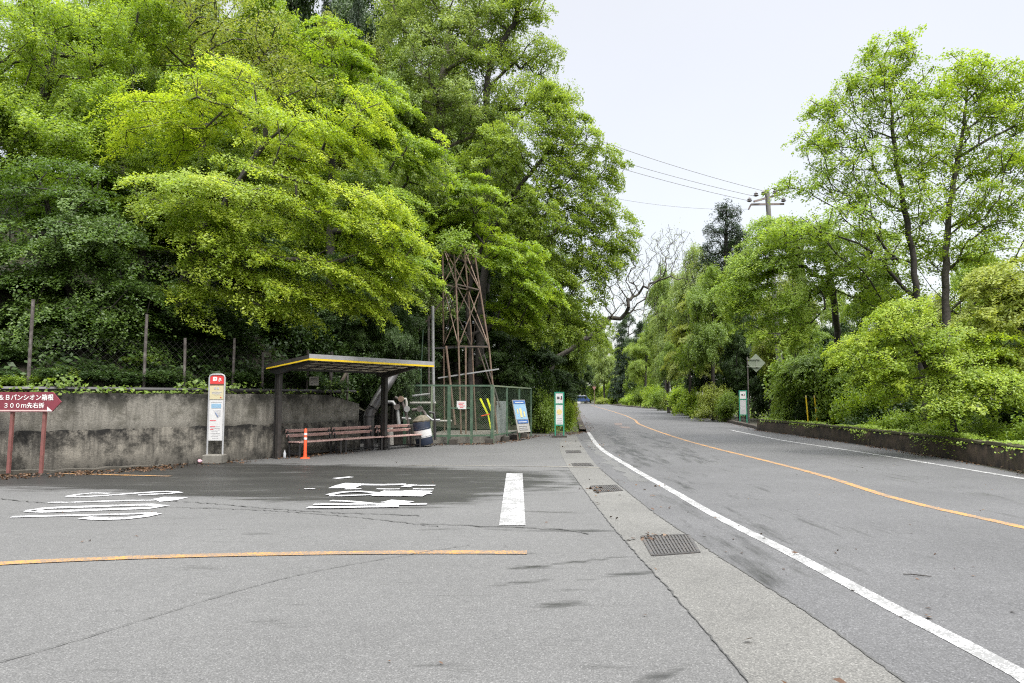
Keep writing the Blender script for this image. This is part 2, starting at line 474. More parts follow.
def np_mesh(name, verts, quads, m, tint=None, smooth=False, attr='tint', point_attr=None):
    me = bpy.data.meshes.new(name)
    nv, nf = len(verts), len(quads)
    me.vertices.add(nv)
    me.vertices.foreach_set('co', np.ascontiguousarray(verts, np.float32).ravel())
    me.loops.add(nf * 4)
    me.loops.foreach_set('vertex_index', np.ascontiguousarray(quads, np.int32).ravel())
    me.polygons.add(nf)
    me.polygons.foreach_set('loop_start', np.arange(0, nf * 4, 4, dtype=np.int32))
    if smooth:
        me.polygons.foreach_set('use_smooth', np.ones(nf, bool))
    me.update(calc_edges=True)
    if tint is not None:
        a = me.attributes.new(attr, 'FLOAT', 'FACE')
        a.data.foreach_set('value', np.ascontiguousarray(tint, np.float32))
    if point_attr is not None:
        a = me.attributes.new(point_attr[0], 'FLOAT', 'POINT')
        a.data.foreach_set('value', np.ascontiguousarray(point_attr[1], np.float32))
    me.materials.append(m)
    return me


def link(name, me, parent=None, loc=None):
    o = bpy.data.objects.new(name, me)
    C.objects.link(o)
    if parent is not None: o.parent = parent
    if loc is not None: o.location = [float(v) for v in loc]
    return o


def text_part(name, txt, o, u, v, width, height, m, parent, bold=0.02, depth=0.003):
    """lettering laid on a board: lower left at o, u right, v up"""
    cu = bpy.data.curves.new('t', 'FONT')
    cu.body = txt
    cu.offset = bold
    cu.resolution_u = 3
    ob = bpy.data.objects.new('t', cu)
    C.objects.link(ob)
    me = bpy.data.meshes.new_from_object(ob)
    bpy.data.objects.remove(ob)
    co = np.zeros(len(me.vertices) * 3, np.float32)
    me.vertices.foreach_get('co', co)
    co = co.reshape(-1, 3)
    lo, hi = co.min(0), co.max(0)
    x = (co[:, 0] - lo[0]) / (hi[0] - lo[0]) * width
    y = (co[:, 1] - lo[1]) / (hi[1] - lo[1]) * height
    u, v = np.array(u, float), np.array(v, float)
    w = np.cross(u, v)
    P = np.array(o, float) + x[:, None] * u + y[:, None] * v + w * depth - np.array(parent.location)
    me.vertices.foreach_set('co', P.astype(np.float32).ravel())
    me.update()
    me.materials.clear(); me.materials.append(m)
    me.name = name
    ob = bpy.data.objects.new(name, me)
    C.objects.link(ob)
    ob.parent = parent
    return ob


# ------------------------------------------------------------------ camera, sky, light
cam = bpy.data.cameras.new('camera')
cam.sensor_width = 36.0
cam.lens = 36.0 * F / 1024.0
cam.clip_start = 0.05
cam.clip_end = 3000
camo = bpy.data.objects.new('camera', cam)
C.objects.link(camo)
camo.location = (0, 0, CAMZ)
camo.rotation_euler = (math.pi / 2 + PITCH, 0, 0)
sc = bpy.context.scene
sc.camera = camo

SUN_EL, SUN_AZ = math.radians(58), math.radians(150)   # azimuth clockwise from +Y: behind the camera, to the right
W = bpy.data.worlds.new('World')
sc.world = W
W.use_nodes = True
wn, wl = W.node_tree.nodes, W.node_tree.links
for n in list(wn): wn.remove(n)
sky = wn.new('ShaderNodeTexSky')
sky.sky_type = 'NISHITA'
sky.sun_disc = False
sky.sun_elevation = SUN_EL
sky.sun_rotation = SUN_AZ
sky.air_density = 1.0; sky.dust_density = 3.0
bg1 = wn.new('ShaderNodeBackground'); bg1.inputs[1].default_value = 0.05
wl.new(sky.outputs[0], bg1.inputs[0])
# overcast layer: pale cloud, much brighter towards the zenith than near the horizon
tc = wn.new('ShaderNodeTexCoord')
sx = wn.new('ShaderNodeSeparateXYZ'); wl.new(tc.outputs['Generated'], sx.inputs[0])
cr = wn.new('ShaderNodeValToRGB')
els = [(0.0, (0.25, 0.25, 0.25)), (0.5, (0.378, 0.366, 0.348)), (0.78, (0.368, 0.357, 0.343)), (0.86, (1.0, 1.01, 1.03)), (1.0, (1.0, 1.0, 1.0))]
e = cr.color_ramp.elements
while len(e) < len(els): e.new(0.5)
for i, (p_, c_) in enumerate(els):
    e[i].position = p_; e[i].color = (*c_, 1)
mr = wn.new('ShaderNodeMapRange'); mr.inputs[1].default_value = -1; mr.inputs[2].default_value = 1
wl.new(sx.outputs[2], mr.inputs[0]); wl.new(mr.outputs[0], cr.inputs[0])
st = wn.new('ShaderNodeMapRange'); st.interpolation_type = 'SMOOTHSTEP'
st.inputs[1].default_value = 0.56; st.inputs[2].default_value = 0.95
st.inputs[3].default_value = 1.0; st.inputs[4].default_value = 3.2
wl.new(sx.outputs[2], st.inputs[0])
cn = wn.new('ShaderNodeTexNoise'); cn.inputs['Scale'].default_value = 2.2; cn.inputs['Detail'].default_value = 5
wl.new(tc.outputs['Generated'], cn.inputs['Vector'])
cm = wn.new('ShaderNodeMapRange'); cm.inputs[1].default_value = 0.3; cm.inputs[2].default_value = 0.7
cm.inputs[3].default_value = 0.965; cm.inputs[4].default_value = 1.03
wl.new(cn.outputs[0], cm.inputs[0])
ml = wn.new('ShaderNodeMath'); ml.operation = 'MULTIPLY'
wl.new(st.outputs[0], ml.inputs[0]); wl.new(cm.outputs[0], ml.inputs[1])
bg2 = wn.new('ShaderNodeBackground')
wl.new(cr.outputs[0], bg2.inputs[0]); wl.new(ml.outputs[0], bg2.inputs[1])
ad = wn.new('ShaderNodeAddShader'); wl.new(bg1.outputs[0], ad.inputs[0]); wl.new(bg2.outputs[0], ad.inputs[1])
wo = wn.new('ShaderNodeOutputWorld'); wl.new(ad.outputs[0], wo.inputs[0])

sl = bpy.data.lights.new('sun', 'SUN')
sl.energy = 1.5
sl.angle = math.radians(14)
sl.color = (1.0, 0.96, 0.9)
so = bpy.data.objects.new('sun', sl)
C.objects.link(so)
sd = Vector((math.sin(SUN_AZ) * math.cos(SUN_EL), math.cos(SUN_AZ) * math.cos(SUN_EL), math.sin(SUN_EL)))
so.rotation_euler = sd.to_track_quat('Z', 'Y').to_euler()

sc.view_settings.view_transform = 'Standard'
sc.view_settings.look = 'None'
sc.view_settings.exposure = 1.0
sc.view_settings.gamma = 1
sc.cycles.max_bounces = 7
sc.cycles.diffuse_bounces = 4
sc.cycles.glossy_bounces = 2
sc.cycles.transmission_bounces = 3
sc.cycles.transparent_max_bounces = 10
sc.cycles.caustics_reflective = False
sc.cycles.caustics_refractive = False
sc.cycles.use_denoising = False
sc.cycles.pixel_filter_type = 'BLACKMAN_HARRIS'
sc.cycles.filter_width = 1.15
sc.cycles.sample_clamp_indirect = 4.0
sc.cycles.use_adaptive_sampling = True
sc.cycles.adaptive_threshold = 0.006

# ------------------------------------------------------------------ setting: ground and roads
def smooth_poly(pts, step=0.5):
    """Catmull-Rom through 2D/3D points"""
    P = [np.array(p, float) for p in pts]
    P = [2 * P[0] - P[1]] + P + [2 * P[-1] - P[-2]]
    out = []
    for i in range(1, len(P) - 2):
        n = max(1, int(np.linalg.norm(P[i + 1] - P[i]) / step))
        for k in range(n):
            t = k / n
            a, b, c, d = P[i - 1], P[i], P[i + 1], P[i + 2]
            out.append(0.5 * (2 * b + (c - a) * t + (2 * a - 5 * b + 4 * c - d) * t * t + (3 * b - a - 3 * c + d) * t ** 3))
    out.append(P[-2])
    return np.array(out)


def resample(P, n):
    s = np.concatenate([[0], np.cumsum(np.linalg.norm(np.diff(P, axis=0), axis=1))])
    t = np.linspace(0, s[-1], n)
    return np.stack([np.interp(t, s, P[:, k]) for k in range(P.shape[1])], 1)


def strip(name, A, B, z, m, n=None, cols=1, wetf=None):
    """sheet between two lines"""
    A, B = np.array(A)[:, :2], np.array(B)[:, :2]
    n = n or max(len(A), len(B))
    A, B = resample(A, n), resample(B, n)
    rows = [A + (B - A) * k / cols for k in range(cols + 1)]
    V = np.stack(rows, 1).reshape(-1, 2)
    V = np.concatenate([V, np.full((len(V), 1), z)], 1)
    q = []
    w = cols + 1
    i = np.arange(n - 1)[:, None] * w + np.arange(cols)[None, :]
    i = i.ravel()
    q = np.stack([i, i + 1, i + w + 1, i + w], 1)
    me = np_mesh(name, V, q, m, point_attr=('wet', wetf(V)) if wetf else None)
    # face up
    o = link(name, me)
    if me.polygons[0].normal.z < 0:
        me.flip_normals()
    return tag(o, kind='structure')


def ribbon(name, P, width, z, m, jitter=0.0, taper=False):
    P = np.array(P, float)[:, :2]
    t = np.gradient(P, axis=0)
    t /= np.linalg.norm(t, axis=1)[:, None] + 1e-9
    nrm = np.stack([-t[:, 1], t[:, 0]], 1)
    w = np.full(len(P), width / 2) if np.isscalar(width) else np.array(width) / 2
    if jitter:
        P = P + nrm * rng.normal(0, jitter, (len(P), 1))
        w = w * rng.uniform(0.3, 1.5, len(P))
    return strip(name, P + nrm * w[:, None], P - nrm * w[:, None], z, m, n=len(P)) if False else _rib(name, P, nrm, w, z, m)


def _rib(name, P, nrm, w, z, m):
    n = len(P)
    V = np.zeros((2 * n, 3))
    V[0::2, :2] = P + nrm * w[:, None]
    V[1::2, :2] = P - nrm * w[:, None]
    V[:, 2] = z
    i = np.arange(n - 1) * 2
    q = np.stack([i, i + 1, i + 3, i + 2], 1)
    me = np_mesh(name, V, q, m)
    if me.polygons[0].normal.z < 0: me.flip_normals()
    return tag(link(name, me), kind='structure')


G = lambda L_: np.array([gr(*p) for p in L_])

# edges of the concrete gutter strip and of the main road
gl = G([(748, 683), (704, 630), (660, 580), (628, 545), (599, 510), (573, 475), (563, 458), (559.5, 445)])
grr = G([(905, 683), (805, 612), (719, 557), (694, 540), (645, 506), (599, 468), (583, 447)])
gut_l = smooth_poly(np.vstack([[3.4, -12, 0], [1.55, 0, 0], gl, gr(563, 436)]))
gut_r = smooth_poly(np.vstack([[4.8, -12, 0], [2.25, 0, 0], grr, gr(576, 435)]))
road_l = np.vstack([gut_r, smooth_poly(np.vstack([gr(587, 430.5), gr(582, 421), gr(578, 413), (13.2, 160, 0), (15, 172, 0), (12, 185, 0), (0, 200, 0)]), 3)])
rr_pts = np.vstack([[9.2, -12, 0], [9.9, 0, 0], gr(1060, 480), gr(1024, 474.5), gr(900, 450), gr(790, 433.5), gr(745, 426.5),
                    gr(700, 416.5), gr(661, 409.5), (21.2, 128, 0), (22.5, 165, 0), (24, 185, 0), (20, 203, 0), (2, 216, 0)])
road_r = smooth_poly(rr_pts, 1.0)


def seg_dist(V, pts):
    """distance of 2D points to a polyline, side (+ left), nearest s"""
    V = V[:, :2]
    best = np.full(len(V), 1e9); side = np.ones(len(V)); sarc = np.zeros(len(V)); bc = np.zeros(len(V))
    s0 = 0
    for a, b in zip(pts[:-1], pts[1:]):
        a, b = np.array(a[:2], float), np.array(b[:2], float)
        d = b - a; l2 = d @ d; l = math.sqrt(l2)
        t = np.clip(((V - a) @ d) / l2, 0, 1)
        p = a + t[:, None] * d
        q = V - p
        dist = np.linalg.norm(q, axis=1)
        cr_ = d[0] * (V[:, 1] - a[1]) - d[1] * (V[:, 0] - a[0])
        pc = np.abs(cr_) / l
        m_ = (dist < best - 1e-7) | ((dist < best + 1e-7) & (pc > bc))
        best[m_] = dist[m_]; side[m_] = np.where(cr_[m_] >= 0, 1, -1); sarc[m_] = s0 + t[m_] * l; bc[m_] = pc[m_]
        s0 += l
    return best, side, sarc


def in_poly(V, poly):
    x, y = V[:, 0], V[:, 1]
    c = np.zeros(len(V), bool)
    n = len(poly)
    for i in range(n):
        x1, y1 = poly[i][:2]; x2, y2 = poly[(i + 1) % n][:2]
        k = ((y1 > y) != (y2 > y)) & (x < (x2 - x1) * (y - y1) / (y2 - y1 + 1e-12) + x1)
        c ^= k
    return c


wet_poly = G([(-200, 486), (0, 487), (60, 489), (115, 491), (160, 495), (250, 499), (340, 502), (420, 506), (470, 503), (505, 494), (535, 490), (575, 484),
              (570, 476), (560, 471), (470, 469), (380, 466), (300, 464.5), (262, 464), (217, 462), (140, 464), (60, 468), (0, 468), (-200, 470)])
spots = [((552, 606), 0.30, 0.10, 35), ((518, 583), 0.28, 0.06, 20), ((575, 562), 0.9, 0.05, 25), ((630, 574), 0.5, 0.08, 25), ((560, 531), 0.75, 0.10, -4), ((520, 527), 0.5, 0.08, -4),
         ((660, 676), 0.25, 0.05, 40), ((545, 552), 0.4, 0.03, 25), ((545, 512), 0.7, 0.10, -6)]


def wet_side(V):
    d, _, _ = seg_dist(V, np.vstack([wet_poly, wet_poly[:1]]))
    ins = in_poly(V, wet_poly)
    w = np.clip(0.5 + np.where(ins, d, -d) * 0.9, 0, 1)
    # the wet film breaks up towards the stop line
    fade = np.clip((V[:, 0] + 1.5) / 3.2, 0, 1)
    w = np.where(ins, w - 0.38 * fade, w)
    for (p, a, b, ang) in spots:
        c = gr(*p); t = math.radians(ang)
        x = (V[:, 0] - c[0]) * math.cos(t) + (V[:, 1] - c[1]) * math.sin(t)
        y = -(V[:, 0] - c[0]) * math.sin(t) + (V[:, 1] - c[1]) * math.cos(t)
        w = np.maximum(w, 0.64 - 0.30 * ((x / a) ** 2 + (y / b) ** 2))
    return np.clip(w, 0, 1)


gs = bpy.data.meshes.new('ground')
gs.from_pydata([(-900, -300, -0.012), (900, -300, -0.012), (900, 1500, -0.012), (-900, 1500, -0.012)], [], [(0, 1, 2, 3)])
gs.materials.append(M['soil'])
tag(link('ground', gs), kind='structure')


def grid_sheet(name, x0, x1, y0, y1, step, z, m, wetf):
    xs = np.arange(x0, x1 + 1e-6, step); ys = np.arange(y0, y1 + 1e-6, step)
    X, Y = np.meshgrid(xs, ys)
    V = np.stack([X.ravel(), Y.ravel(), np.full(X.size, z)], 1)
    w = len(xs)
    i = (np.arange(len(ys) - 1)[:, None] * w + np.arange(w - 1)[None, :]).ravel()
    q = np.stack([i, i + 1, i + w + 1, i + w], 1)
    return tag(link(name, np_mesh(name, V, q, m, point_attr=('wet', wetf(V)))), kind='structure')


# the side road runs under the gutter and the main road
grid_sheet('side_road', -14, 3.2, 2.0, 32, 0.1, 0.0, M['asphalt_side'], wet_side)
zf = lambda V: np.zeros(len(V))
grid_sheet('side_road', -44, 3.2, -14, 2.0, 2, -0.0, M['asphalt_side'], zf)
grid_sheet('side_road', -44, -14, 2.0, 32, 2, 0.0, M['asphalt_side'], zf)
strip('gutter', gut_l, gut_r, 0.004, M['gutter'])

tyre_l = smooth_poly(G([(780, 560), (680, 492), (627, 455), (612, 440), (606, 430)]))
skid = [smooth_poly(G([(609, 426), (616, 436), (628, 448), (655, 466)])), smooth_poly(G([(640, 432), (668, 446), (700, 462)]))]
damp = [smooth_poly(G([(690, 520), (720, 545), (770, 575)])), smooth_poly(G([(870, 467), (960, 492), (1060, 497)]))]


def wet_road(V):
    w = np.zeros(len(V))
    for s_, wd, a in ((skid[0], 0.45, 0.62), (skid[1], 0.6, 0.50), (damp[0], 0.5, 0.30), (damp[1], 0.4, 0.30), (tyre_l, 1.1, 0.22)):
        d, _, _ = seg_dist(V, s_)
        w = np.maximum(w, a * np.exp(-(d / wd) ** 2))
    return w


strip('road', road_l, road_r, 0.004, M['asphalt_road'], n=420, cols=24, wetf=wet_road)

# painted lines
wl_pts = G([(1110, 740), (1024, 677), (897.5, 611), (791, 554), (715.6, 516), (672, 491), (628, 466), (599, 447), (588, 432)])
ribbon('white_road_line', smooth_poly(np.vstack([[3.6, -3, 0], wl_pts])), 0.15, 0.008, M['white_paint'])
ol = G([(1150, 560), (1024, 528), (897, 499), (801, 470), (684, 440), (640, 424.5)])
ribbon('orange_road_line', smooth_poly(np.vstack([[5.0, 0, 0], ol, (9.2, 55, 0), (11.5, 80, 0), (17.5, 160, 0)])), 0.16, 0.008, M['orange_paint'])
ribbon('white_road_line', smooth_poly(np.vstack([G([(1180, 505), (1024, 479), (862, 452.5), (780, 440), (730, 430)]), ])), 0.15, 0.008, M['white_paint'])
ribbon('orange_road_line', smooth_poly(G([(-140, 574), (0, 564), (150, 557.5), (300, 554), (420, 552.8), (527, 553)]), 0.2), 0.16, 0.008, M['orange_paint'])
ribbon('orange_road_line', smooth_poly(G([(62, 473.8), (110, 475), (170, 476.5)]), 0.2), 0.13, 0.008, M['orange_paint'])
sb = G([(499, 526), (525.5, 525.5), (522.5, 473.5), (506.5, 473.5)])
tag(link('stop_line', np_mesh('stop_line', np.array([(*v[:2], 0.008) for v in sb]), [(0, 1, 2, 3)], M['white_paint'])), kind='structure')
# faded orange mark between the lanes
for q in ([(614, 423), (622, 423.2), (622, 425.5), (615, 425.3)], [(619, 426.5), (629, 426.8), (631, 428.5), (622, 428.2)]):
    vv = G(q)
    tag(link('worn_road_marking', np_mesh('m', np.array([(*v[:2], 0.008) for v in vv]), [(0, 1, 2, 3)], paint_mat('worn_orange', (0.30, 0.13, 0.04), 0.75, (0.068, 0.068, 0.069)))), kind='structure')

# the stop lettering on the side road, brushed strokes laid on the asphalt
def stroke(pts, w=0.16, closed=False):
    P = G(pts)
    P = smooth_poly(np.vstack([P, P[:1]]) if closed else P, 0.15)
    ribbon('stop_lettering', P, w * (0.85 if w > 0.35 else 0.72), 0.0085 + 0.0004 * len(strokes), M['worn_white'])
    strokes.append(1)


strokes = []
S = lambda L_: [(x / 5.12, 480 + y / 5.12) for x, y in L_]
stroke(S([(345, 86), (400, 76), (470, 69), (560, 71)]), 0.16)
stroke(S([(345, 86), (420, 88), (520, 83), (600, 77), (700, 69), (780, 64), (850, 61), (920, 66), (860, 72), (780, 75), (708, 79)]), 0.18)
stroke(S([(250, 118), (400, 115), (600, 109), (800, 105)]), 0.18)
stroke(S([(800, 106), (850, 102), (900, 90)]), 0.50)
stroke(S([(148, 161), (230, 148), (400, 141), (600, 134), (760, 129), (835, 135), (760, 146), (600, 152), (400, 159), (230, 165)]), 0.26, True)
stroke(S([(60, 192), (250, 187), (430, 183), (620, 178), (800, 172)]), 0.17)
stroke(S([(800, 174), (740, 188), (650, 199), (540, 203), (430, 196)]), 0.26)
S = lambda L_: [(290 + x / 6.02, 470 + y / 6.02) for x, y in L_]
stroke(S([(270, 54), (320, 49), (370, 44)]), 0.24)
stroke(S([(310, 113), (350, 96), (400, 84)]), 0.55)
stroke(S([(340, 92), (450, 91), (560, 92), (700, 89)]), 0.30)
stroke(S([(690, 97), (745, 99)]), 0.42)
stroke(S([(690, 96), (780, 96), (875, 96)]), 0.16)
stroke(S([(330, 118), (430, 117)]), 0.16)
stroke(S([(85, 117), (150, 117)]), 0.14)
stroke(S([(520, 118), (590, 119), (660, 118)]), 0.13)
stroke(S([(740, 118), (800, 119), (865, 118)]), 0.14)
stroke(S([(235, 154), (300, 140), (420, 133), (540, 146), (480, 153), (370, 158), (235, 160)]), 0.2)
stroke(S([(530, 148), (700, 149), (855, 147)]), 0.16)
stroke(S([(580, 162), (615, 146), (650, 130)]), 0.60)
stroke(S([(705, 162), (740, 146), (775, 129)]), 0.60)
stroke(S([(245, 190), (340, 193), (450, 203), (540, 212)]), 0.18)
stroke(S([(140, 214), (300, 211), (500, 210), (650, 212), (825, 210)]), 0.2)
stroke(S([(610, 206), (650, 197), (680, 190)]), 0.5)
stroke(S([(105, 231), (250, 231), (450, 227), (655, 224)]), 0.24)

# cracks and sealed joints
for pts, w, j in (([(0, 663), (90, 637), (173, 611), (260, 585), (340, 567), (470, 545)], 0.009, 0.006),
                  ([(0, 499), (50, 503), (110, 500), (200, 503), (300, 511), (420, 516)], 0.028, 0.02),
                  ([(150, 507), (250, 510), (340, 516), (440, 527)], 0.022, 0.02),
                  ([(748, 683), (704, 630), (660, 580), (628, 545), (599, 510), (573, 475)], 0.012, 0.006),
                  ([(905, 683), (805, 612), (719, 557), (694, 540), (645, 506), (599, 468)], 0.015, 0.006),
                  ([(420, 524), (500, 527), (560, 530), (590, 534)], 0.03, 0.02)):
    ribbon('road_crack', smooth_poly(G(pts), 0.06 if w < 0.03 else 0.12), w, 0.0095, M['crack'], j)
ribbon('road_joint', smooth_poly(G([(400, 465.5), (480, 466), (560, 467), (600, 468)]), 0.3), 0.09, 0.0095, M['conc'], 0.01)
# paler repair patches across the near lane
ribbon('road_patch', smooth_poly(G([(588, 440), (600, 452), (622, 470), (640, 482)]), 0.4), 0.35, 0.0062, asphalt_mat('patch_asphalt', (0.085, 0.085, 0.082)), 0.03)

# ------------------------------------------------------------------ hillside
WF = [np.array(p) for p in [(-34, 3.0), (-22, 8.6), (-10.9, 15.25), (-9.8, 15.85), (-8.6, 16.95), (-7.4, 18.2), (-6.55, 19.4), (-5.55, 21.1), (-4.80, 22.7)]]


def offs(P, d):
    P = np.array(P, float)[:, :2]
    t = np.gradient(P, axis=0); t /= np.linalg.norm(t, axis=1)[:, None]
    return P + np.stack([-t[:, 1], t[:, 0]], 1) * d


WFs = smooth_poly([(*p, 0) for p in WF], 0.5)[:, :2]
HP = list(offs(WFs, 0.33)) + [np.array(p) for p in [(-5.05, 23.6), (-4.95, 26.0), (-4.5, 28.6), (-2.5, 31.0), (0.3, 32.3), (2.0, 35.5), (3.3, 45), (4.6, 58), (6.3, 77), (10, 120), (12.4, 158)]]
HP = np.array(HP)
NW = len(WFs)
HPs = np.concatenate([[0], np.cumsum(np.linalg.norm(np.diff(HP, axis=0), axis=1))])
S_WALL = HPs[NW - 1]


HPOLY = np.vstack([HP, [(12.4, 400), (-300, 400), (-300, -100), (-34.2, 3.3)]])


def hill_side(V):
    return np.where(in_poly(np.asarray(V)[:, :2], HPOLY), 1.0, -1.0)


def hill_z(V):
    V = np.atleast_2d(np.array(V, float))
    d, _, s = seg_dist(V, HP)
    side = hill_side(V)
    base = np.interp(s, [0, S_WALL - 1.6, S_WALL, S_WALL + 4, S_WALL + 9, S_WALL + 14], [1.62, 1.60, 1.35, 0.9, 0.3, 0.1])
    slope = np.interp(s, [0, S_WALL, S_WALL + 10, S_WALL + 25, S_WALL + 60, S_WALL + 130], [0.62, 0.66, 0.72, 0.62, 0.4, 0.15])
    dd = np.maximum(d * side, 0)
    z = base + slope * 26 * (1 - np.exp(-dd / 26)) * 1.15
    z = z + 0.25 * np.sin(V[:, 0] * 0.9) * np.sin(V[:, 1] * 0.7 + 1) * np.clip(dd / 3, 0, 1)
    return z, d * side


step = 0.9
xs = np.arange(-75, 14, step); ys = np.arange(-6, 170, step)
X, Y = np.meshgrid(xs, ys)
V2 = np.stack([X.ravel(), Y.ravel()], 1)
d, _, s_ = seg_dist(V2, HP)
side = hill_side(V2)
sdist = d * side
edge = (sdist < 0.2) & (d < step * 1.5)
Px = np.interp(s_, HPs, HP[:, 0]); Py = np.interp(s_, HPs, HP[:, 1])
V2[edge] = np.stack([Px[edge], Py[edge]], 1)
ok = (sdist >= 0.2) | edge
Z, _ = hill_z(V2)
Vh = np.concatenate([V2, Z[:, None]], 1)
w = len(xs)
i = (np.arange(len(ys) - 1)[:, None] * w + np.arange(w - 1)[None, :]).ravel()
q = np.stack([i, i + 1, i + w + 1, i + w], 1)
q = q[ok[q].all(1) & ~edge[q].all(1)]
tag(link('hillside', np_mesh('hillside', Vh, q, M['soil'], smooth=True)), kind='structure')

# ------------------------------------------------------------------ foliage tools
def leaf_quads(Cn, Nn, size, ratio, r):
    """one rhombic leaf per centre"""
    n = len(Cn)
    Nn = Nn / (np.linalg.norm(Nn, axis=1)[:, None] + 1e-9)
    a = r.normal(size=(n, 3))
    d = a - Nn * (a * Nn).sum(1)[:, None]
    d /= np.linalg.norm(d, axis=1)[:, None] + 1e-9
    b = np.cross(Nn, d)
    L_ = (size * r.uniform(0.65, 1.3, n))[:, None]
    V = np.empty((n, 4, 3))
    V[:, 0] = Cn - d * L_ * 0.5
    V[:, 1] = Cn + b * L_ * ratio * 0.5 - d * L_ * 0.06
    V[:, 2] = Cn + d * L_ * 0.5 - Nn * L_ * 0.12
    V[:, 3] = Cn - b * L_ * ratio * 0.5 - d * L_ * 0.06
    q = np.arange(n * 4).reshape(n, 4)
    return V.reshape(-1, 3), q


def sample_blobs(blobs, r, shell=0.55):
    out = []
    for (c, rad, n) in blobs:
        v = r.normal(size=(n, 3)); v /= np.linalg.norm(v, axis=1)[:, None]
        t = r.uniform(shell ** 3, 1, n) ** (1 / 3.0)
        out.append(np.array(c) + v * t[:, None] * np.array(rad))
    return np.concatenate(out)


def grow(trunk, A, r, k_len=0.35, up=0.5, jit=0.06, arch=0.10, seg=0.5, asc=0.2):
    """join every spray point to the growing branch system"""
    T = resample(smooth_poly(trunk, 0.4), max(4, int(sum(np.linalg.norm(np.array(trunk[i + 1]) - np.array(trunk[i])) for i in range(len(trunk) - 1)) / 0.4)))
    T = T + np.concatenate([np.zeros((1, 3)), r.normal(0, 0.025, (len(T) - 1, 3))])
    cap = len(T) + len(A) * 40
    P = np.zeros((cap, 3)); par = np.full(cap, -1); pl = np.zeros(cap)
    n = len(T); P[:n] = T
    par[1:n] = np.arange(n - 1)
    pl[:n] = np.arange(n) * 0.4
    low = max(1, int(n * 0.3))
    order = np.argsort(np.min(np.linalg.norm(A[:, None, :] - T[None, low:, :], axis=2), axis=1))
    tips = np.zeros(len(A), int)
    for ai in order:
        a = A[ai]
        dv = P[low:n] - a
        cost = np.sqrt((dv ** 2).sum(1)) + k_len * pl[low:n] * 0.5 + up * np.maximum(0, dv[:, 2] + asc * np.hypot(dv[:, 0], dv[:, 1]))
        b = low + int(np.argmin(cost))
        p0 = P[b]
        dist = np.linalg.norm(a - p0)
        ns = max(1, int(dist / seg))
        mid = (p0 + a) / 2 + np.array((0, 0, -arch * dist)) * (-1 if a[2] < p0[2] else 1) + r.normal(0, jit * dist, 3)
        prev = b
        for k in range(1, ns + 1):
            t = k / ns
            q_ = (1 - t) ** 2 * p0 + 2 * t * (1 - t) * mid + t * t * a
            if k < ns: q_ = q_ + r.normal(0, jit * 0.35 * min(dist, 2), 3)
            P[n] = q_; par[n] = prev; pl[n] = pl[prev] + dist / ns
            prev = n; n += 1
        tips[ai] = prev
    return P[:n], par[:n], tips, len(T)


def limb_mesh(name, P, par, tips, nT, r0, m, rmin=0.012, power=0.5, kmain=8):
    n = len(P)
    wgt = np.zeros(n)
    wgt[tips] += 1
    for i in range(n - 1, 0, -1):
        wgt[par[i]] += wgt[i]
    rad = np.maximum(rmin, r0 * (np.maximum(wgt, 0.5) / wgt[0]) ** power)
    # trunk flare
    rad[:nT] = np.maximum(rad[:nT], r0 * (1 - 0.85 * np.arange(nT) / nT) * 0.7)
    rad[0] = r0 * 1.25
    Vs, Qs, off = [], [], 0
    D = np.zeros((n, 3))
    D[1:] = P[1:] - P[par[1:]]
    D[0] = D[1]
    for kk, sel in ((kmain, rad[1:] >= 0.05), (4, rad[1:] < 0.05)):
        idx = np.where(sel)[0] + 1
        if len(idx) == 0: continue
        a, b = P[par[idx]], P[idx]
        ra, rb = np.minimum(rad[par[idx]], rad[idx] * 1.35), rad[idx]
        t = b - a; t /= np.linalg.norm(t, axis=1)[:, None] + 1e-9
        ref = np.where(np.abs(t[:, 2:3]) < 0.85, np.array((0, 0, 1.0)), np.array((1.0, 0, 0)))
        x = np.cross(t, ref); x /= np.linalg.norm(x, axis=1)[:, None]
        y = np.cross(t, x)
        ang = np.arange(kk) * 2 * math.pi / kk
        ring = np.cos(ang)[None, :, None] * x[:, None, :] + np.sin(ang)[None, :, None] * y[:, None, :]
        V = np.concatenate([a[:, None] - t[:, None] * (ra * 0.15)[:, None, None] + ring * ra[:, None, None], b[:, None] + t[:, None] * (rb * 0.15)[:, None, None] + ring * rb[:, None, None]], 1)
        base = off + np.arange(len(idx))[:, None] * 2 * kk
        j = np.arange(kk)
        q_ = np.stack([base + j, base + (j + 1) % kk, base + kk + (j + 1) % kk, base + kk + j], 2).reshape(-1, 4)
        Vs.append(V.reshape(-1, 3)); Qs.append(q_); off += len(idx) * 2 * kk
    return np_mesh(name, np.concatenate(Vs), np.concatenate(Qs), m, smooth=True)


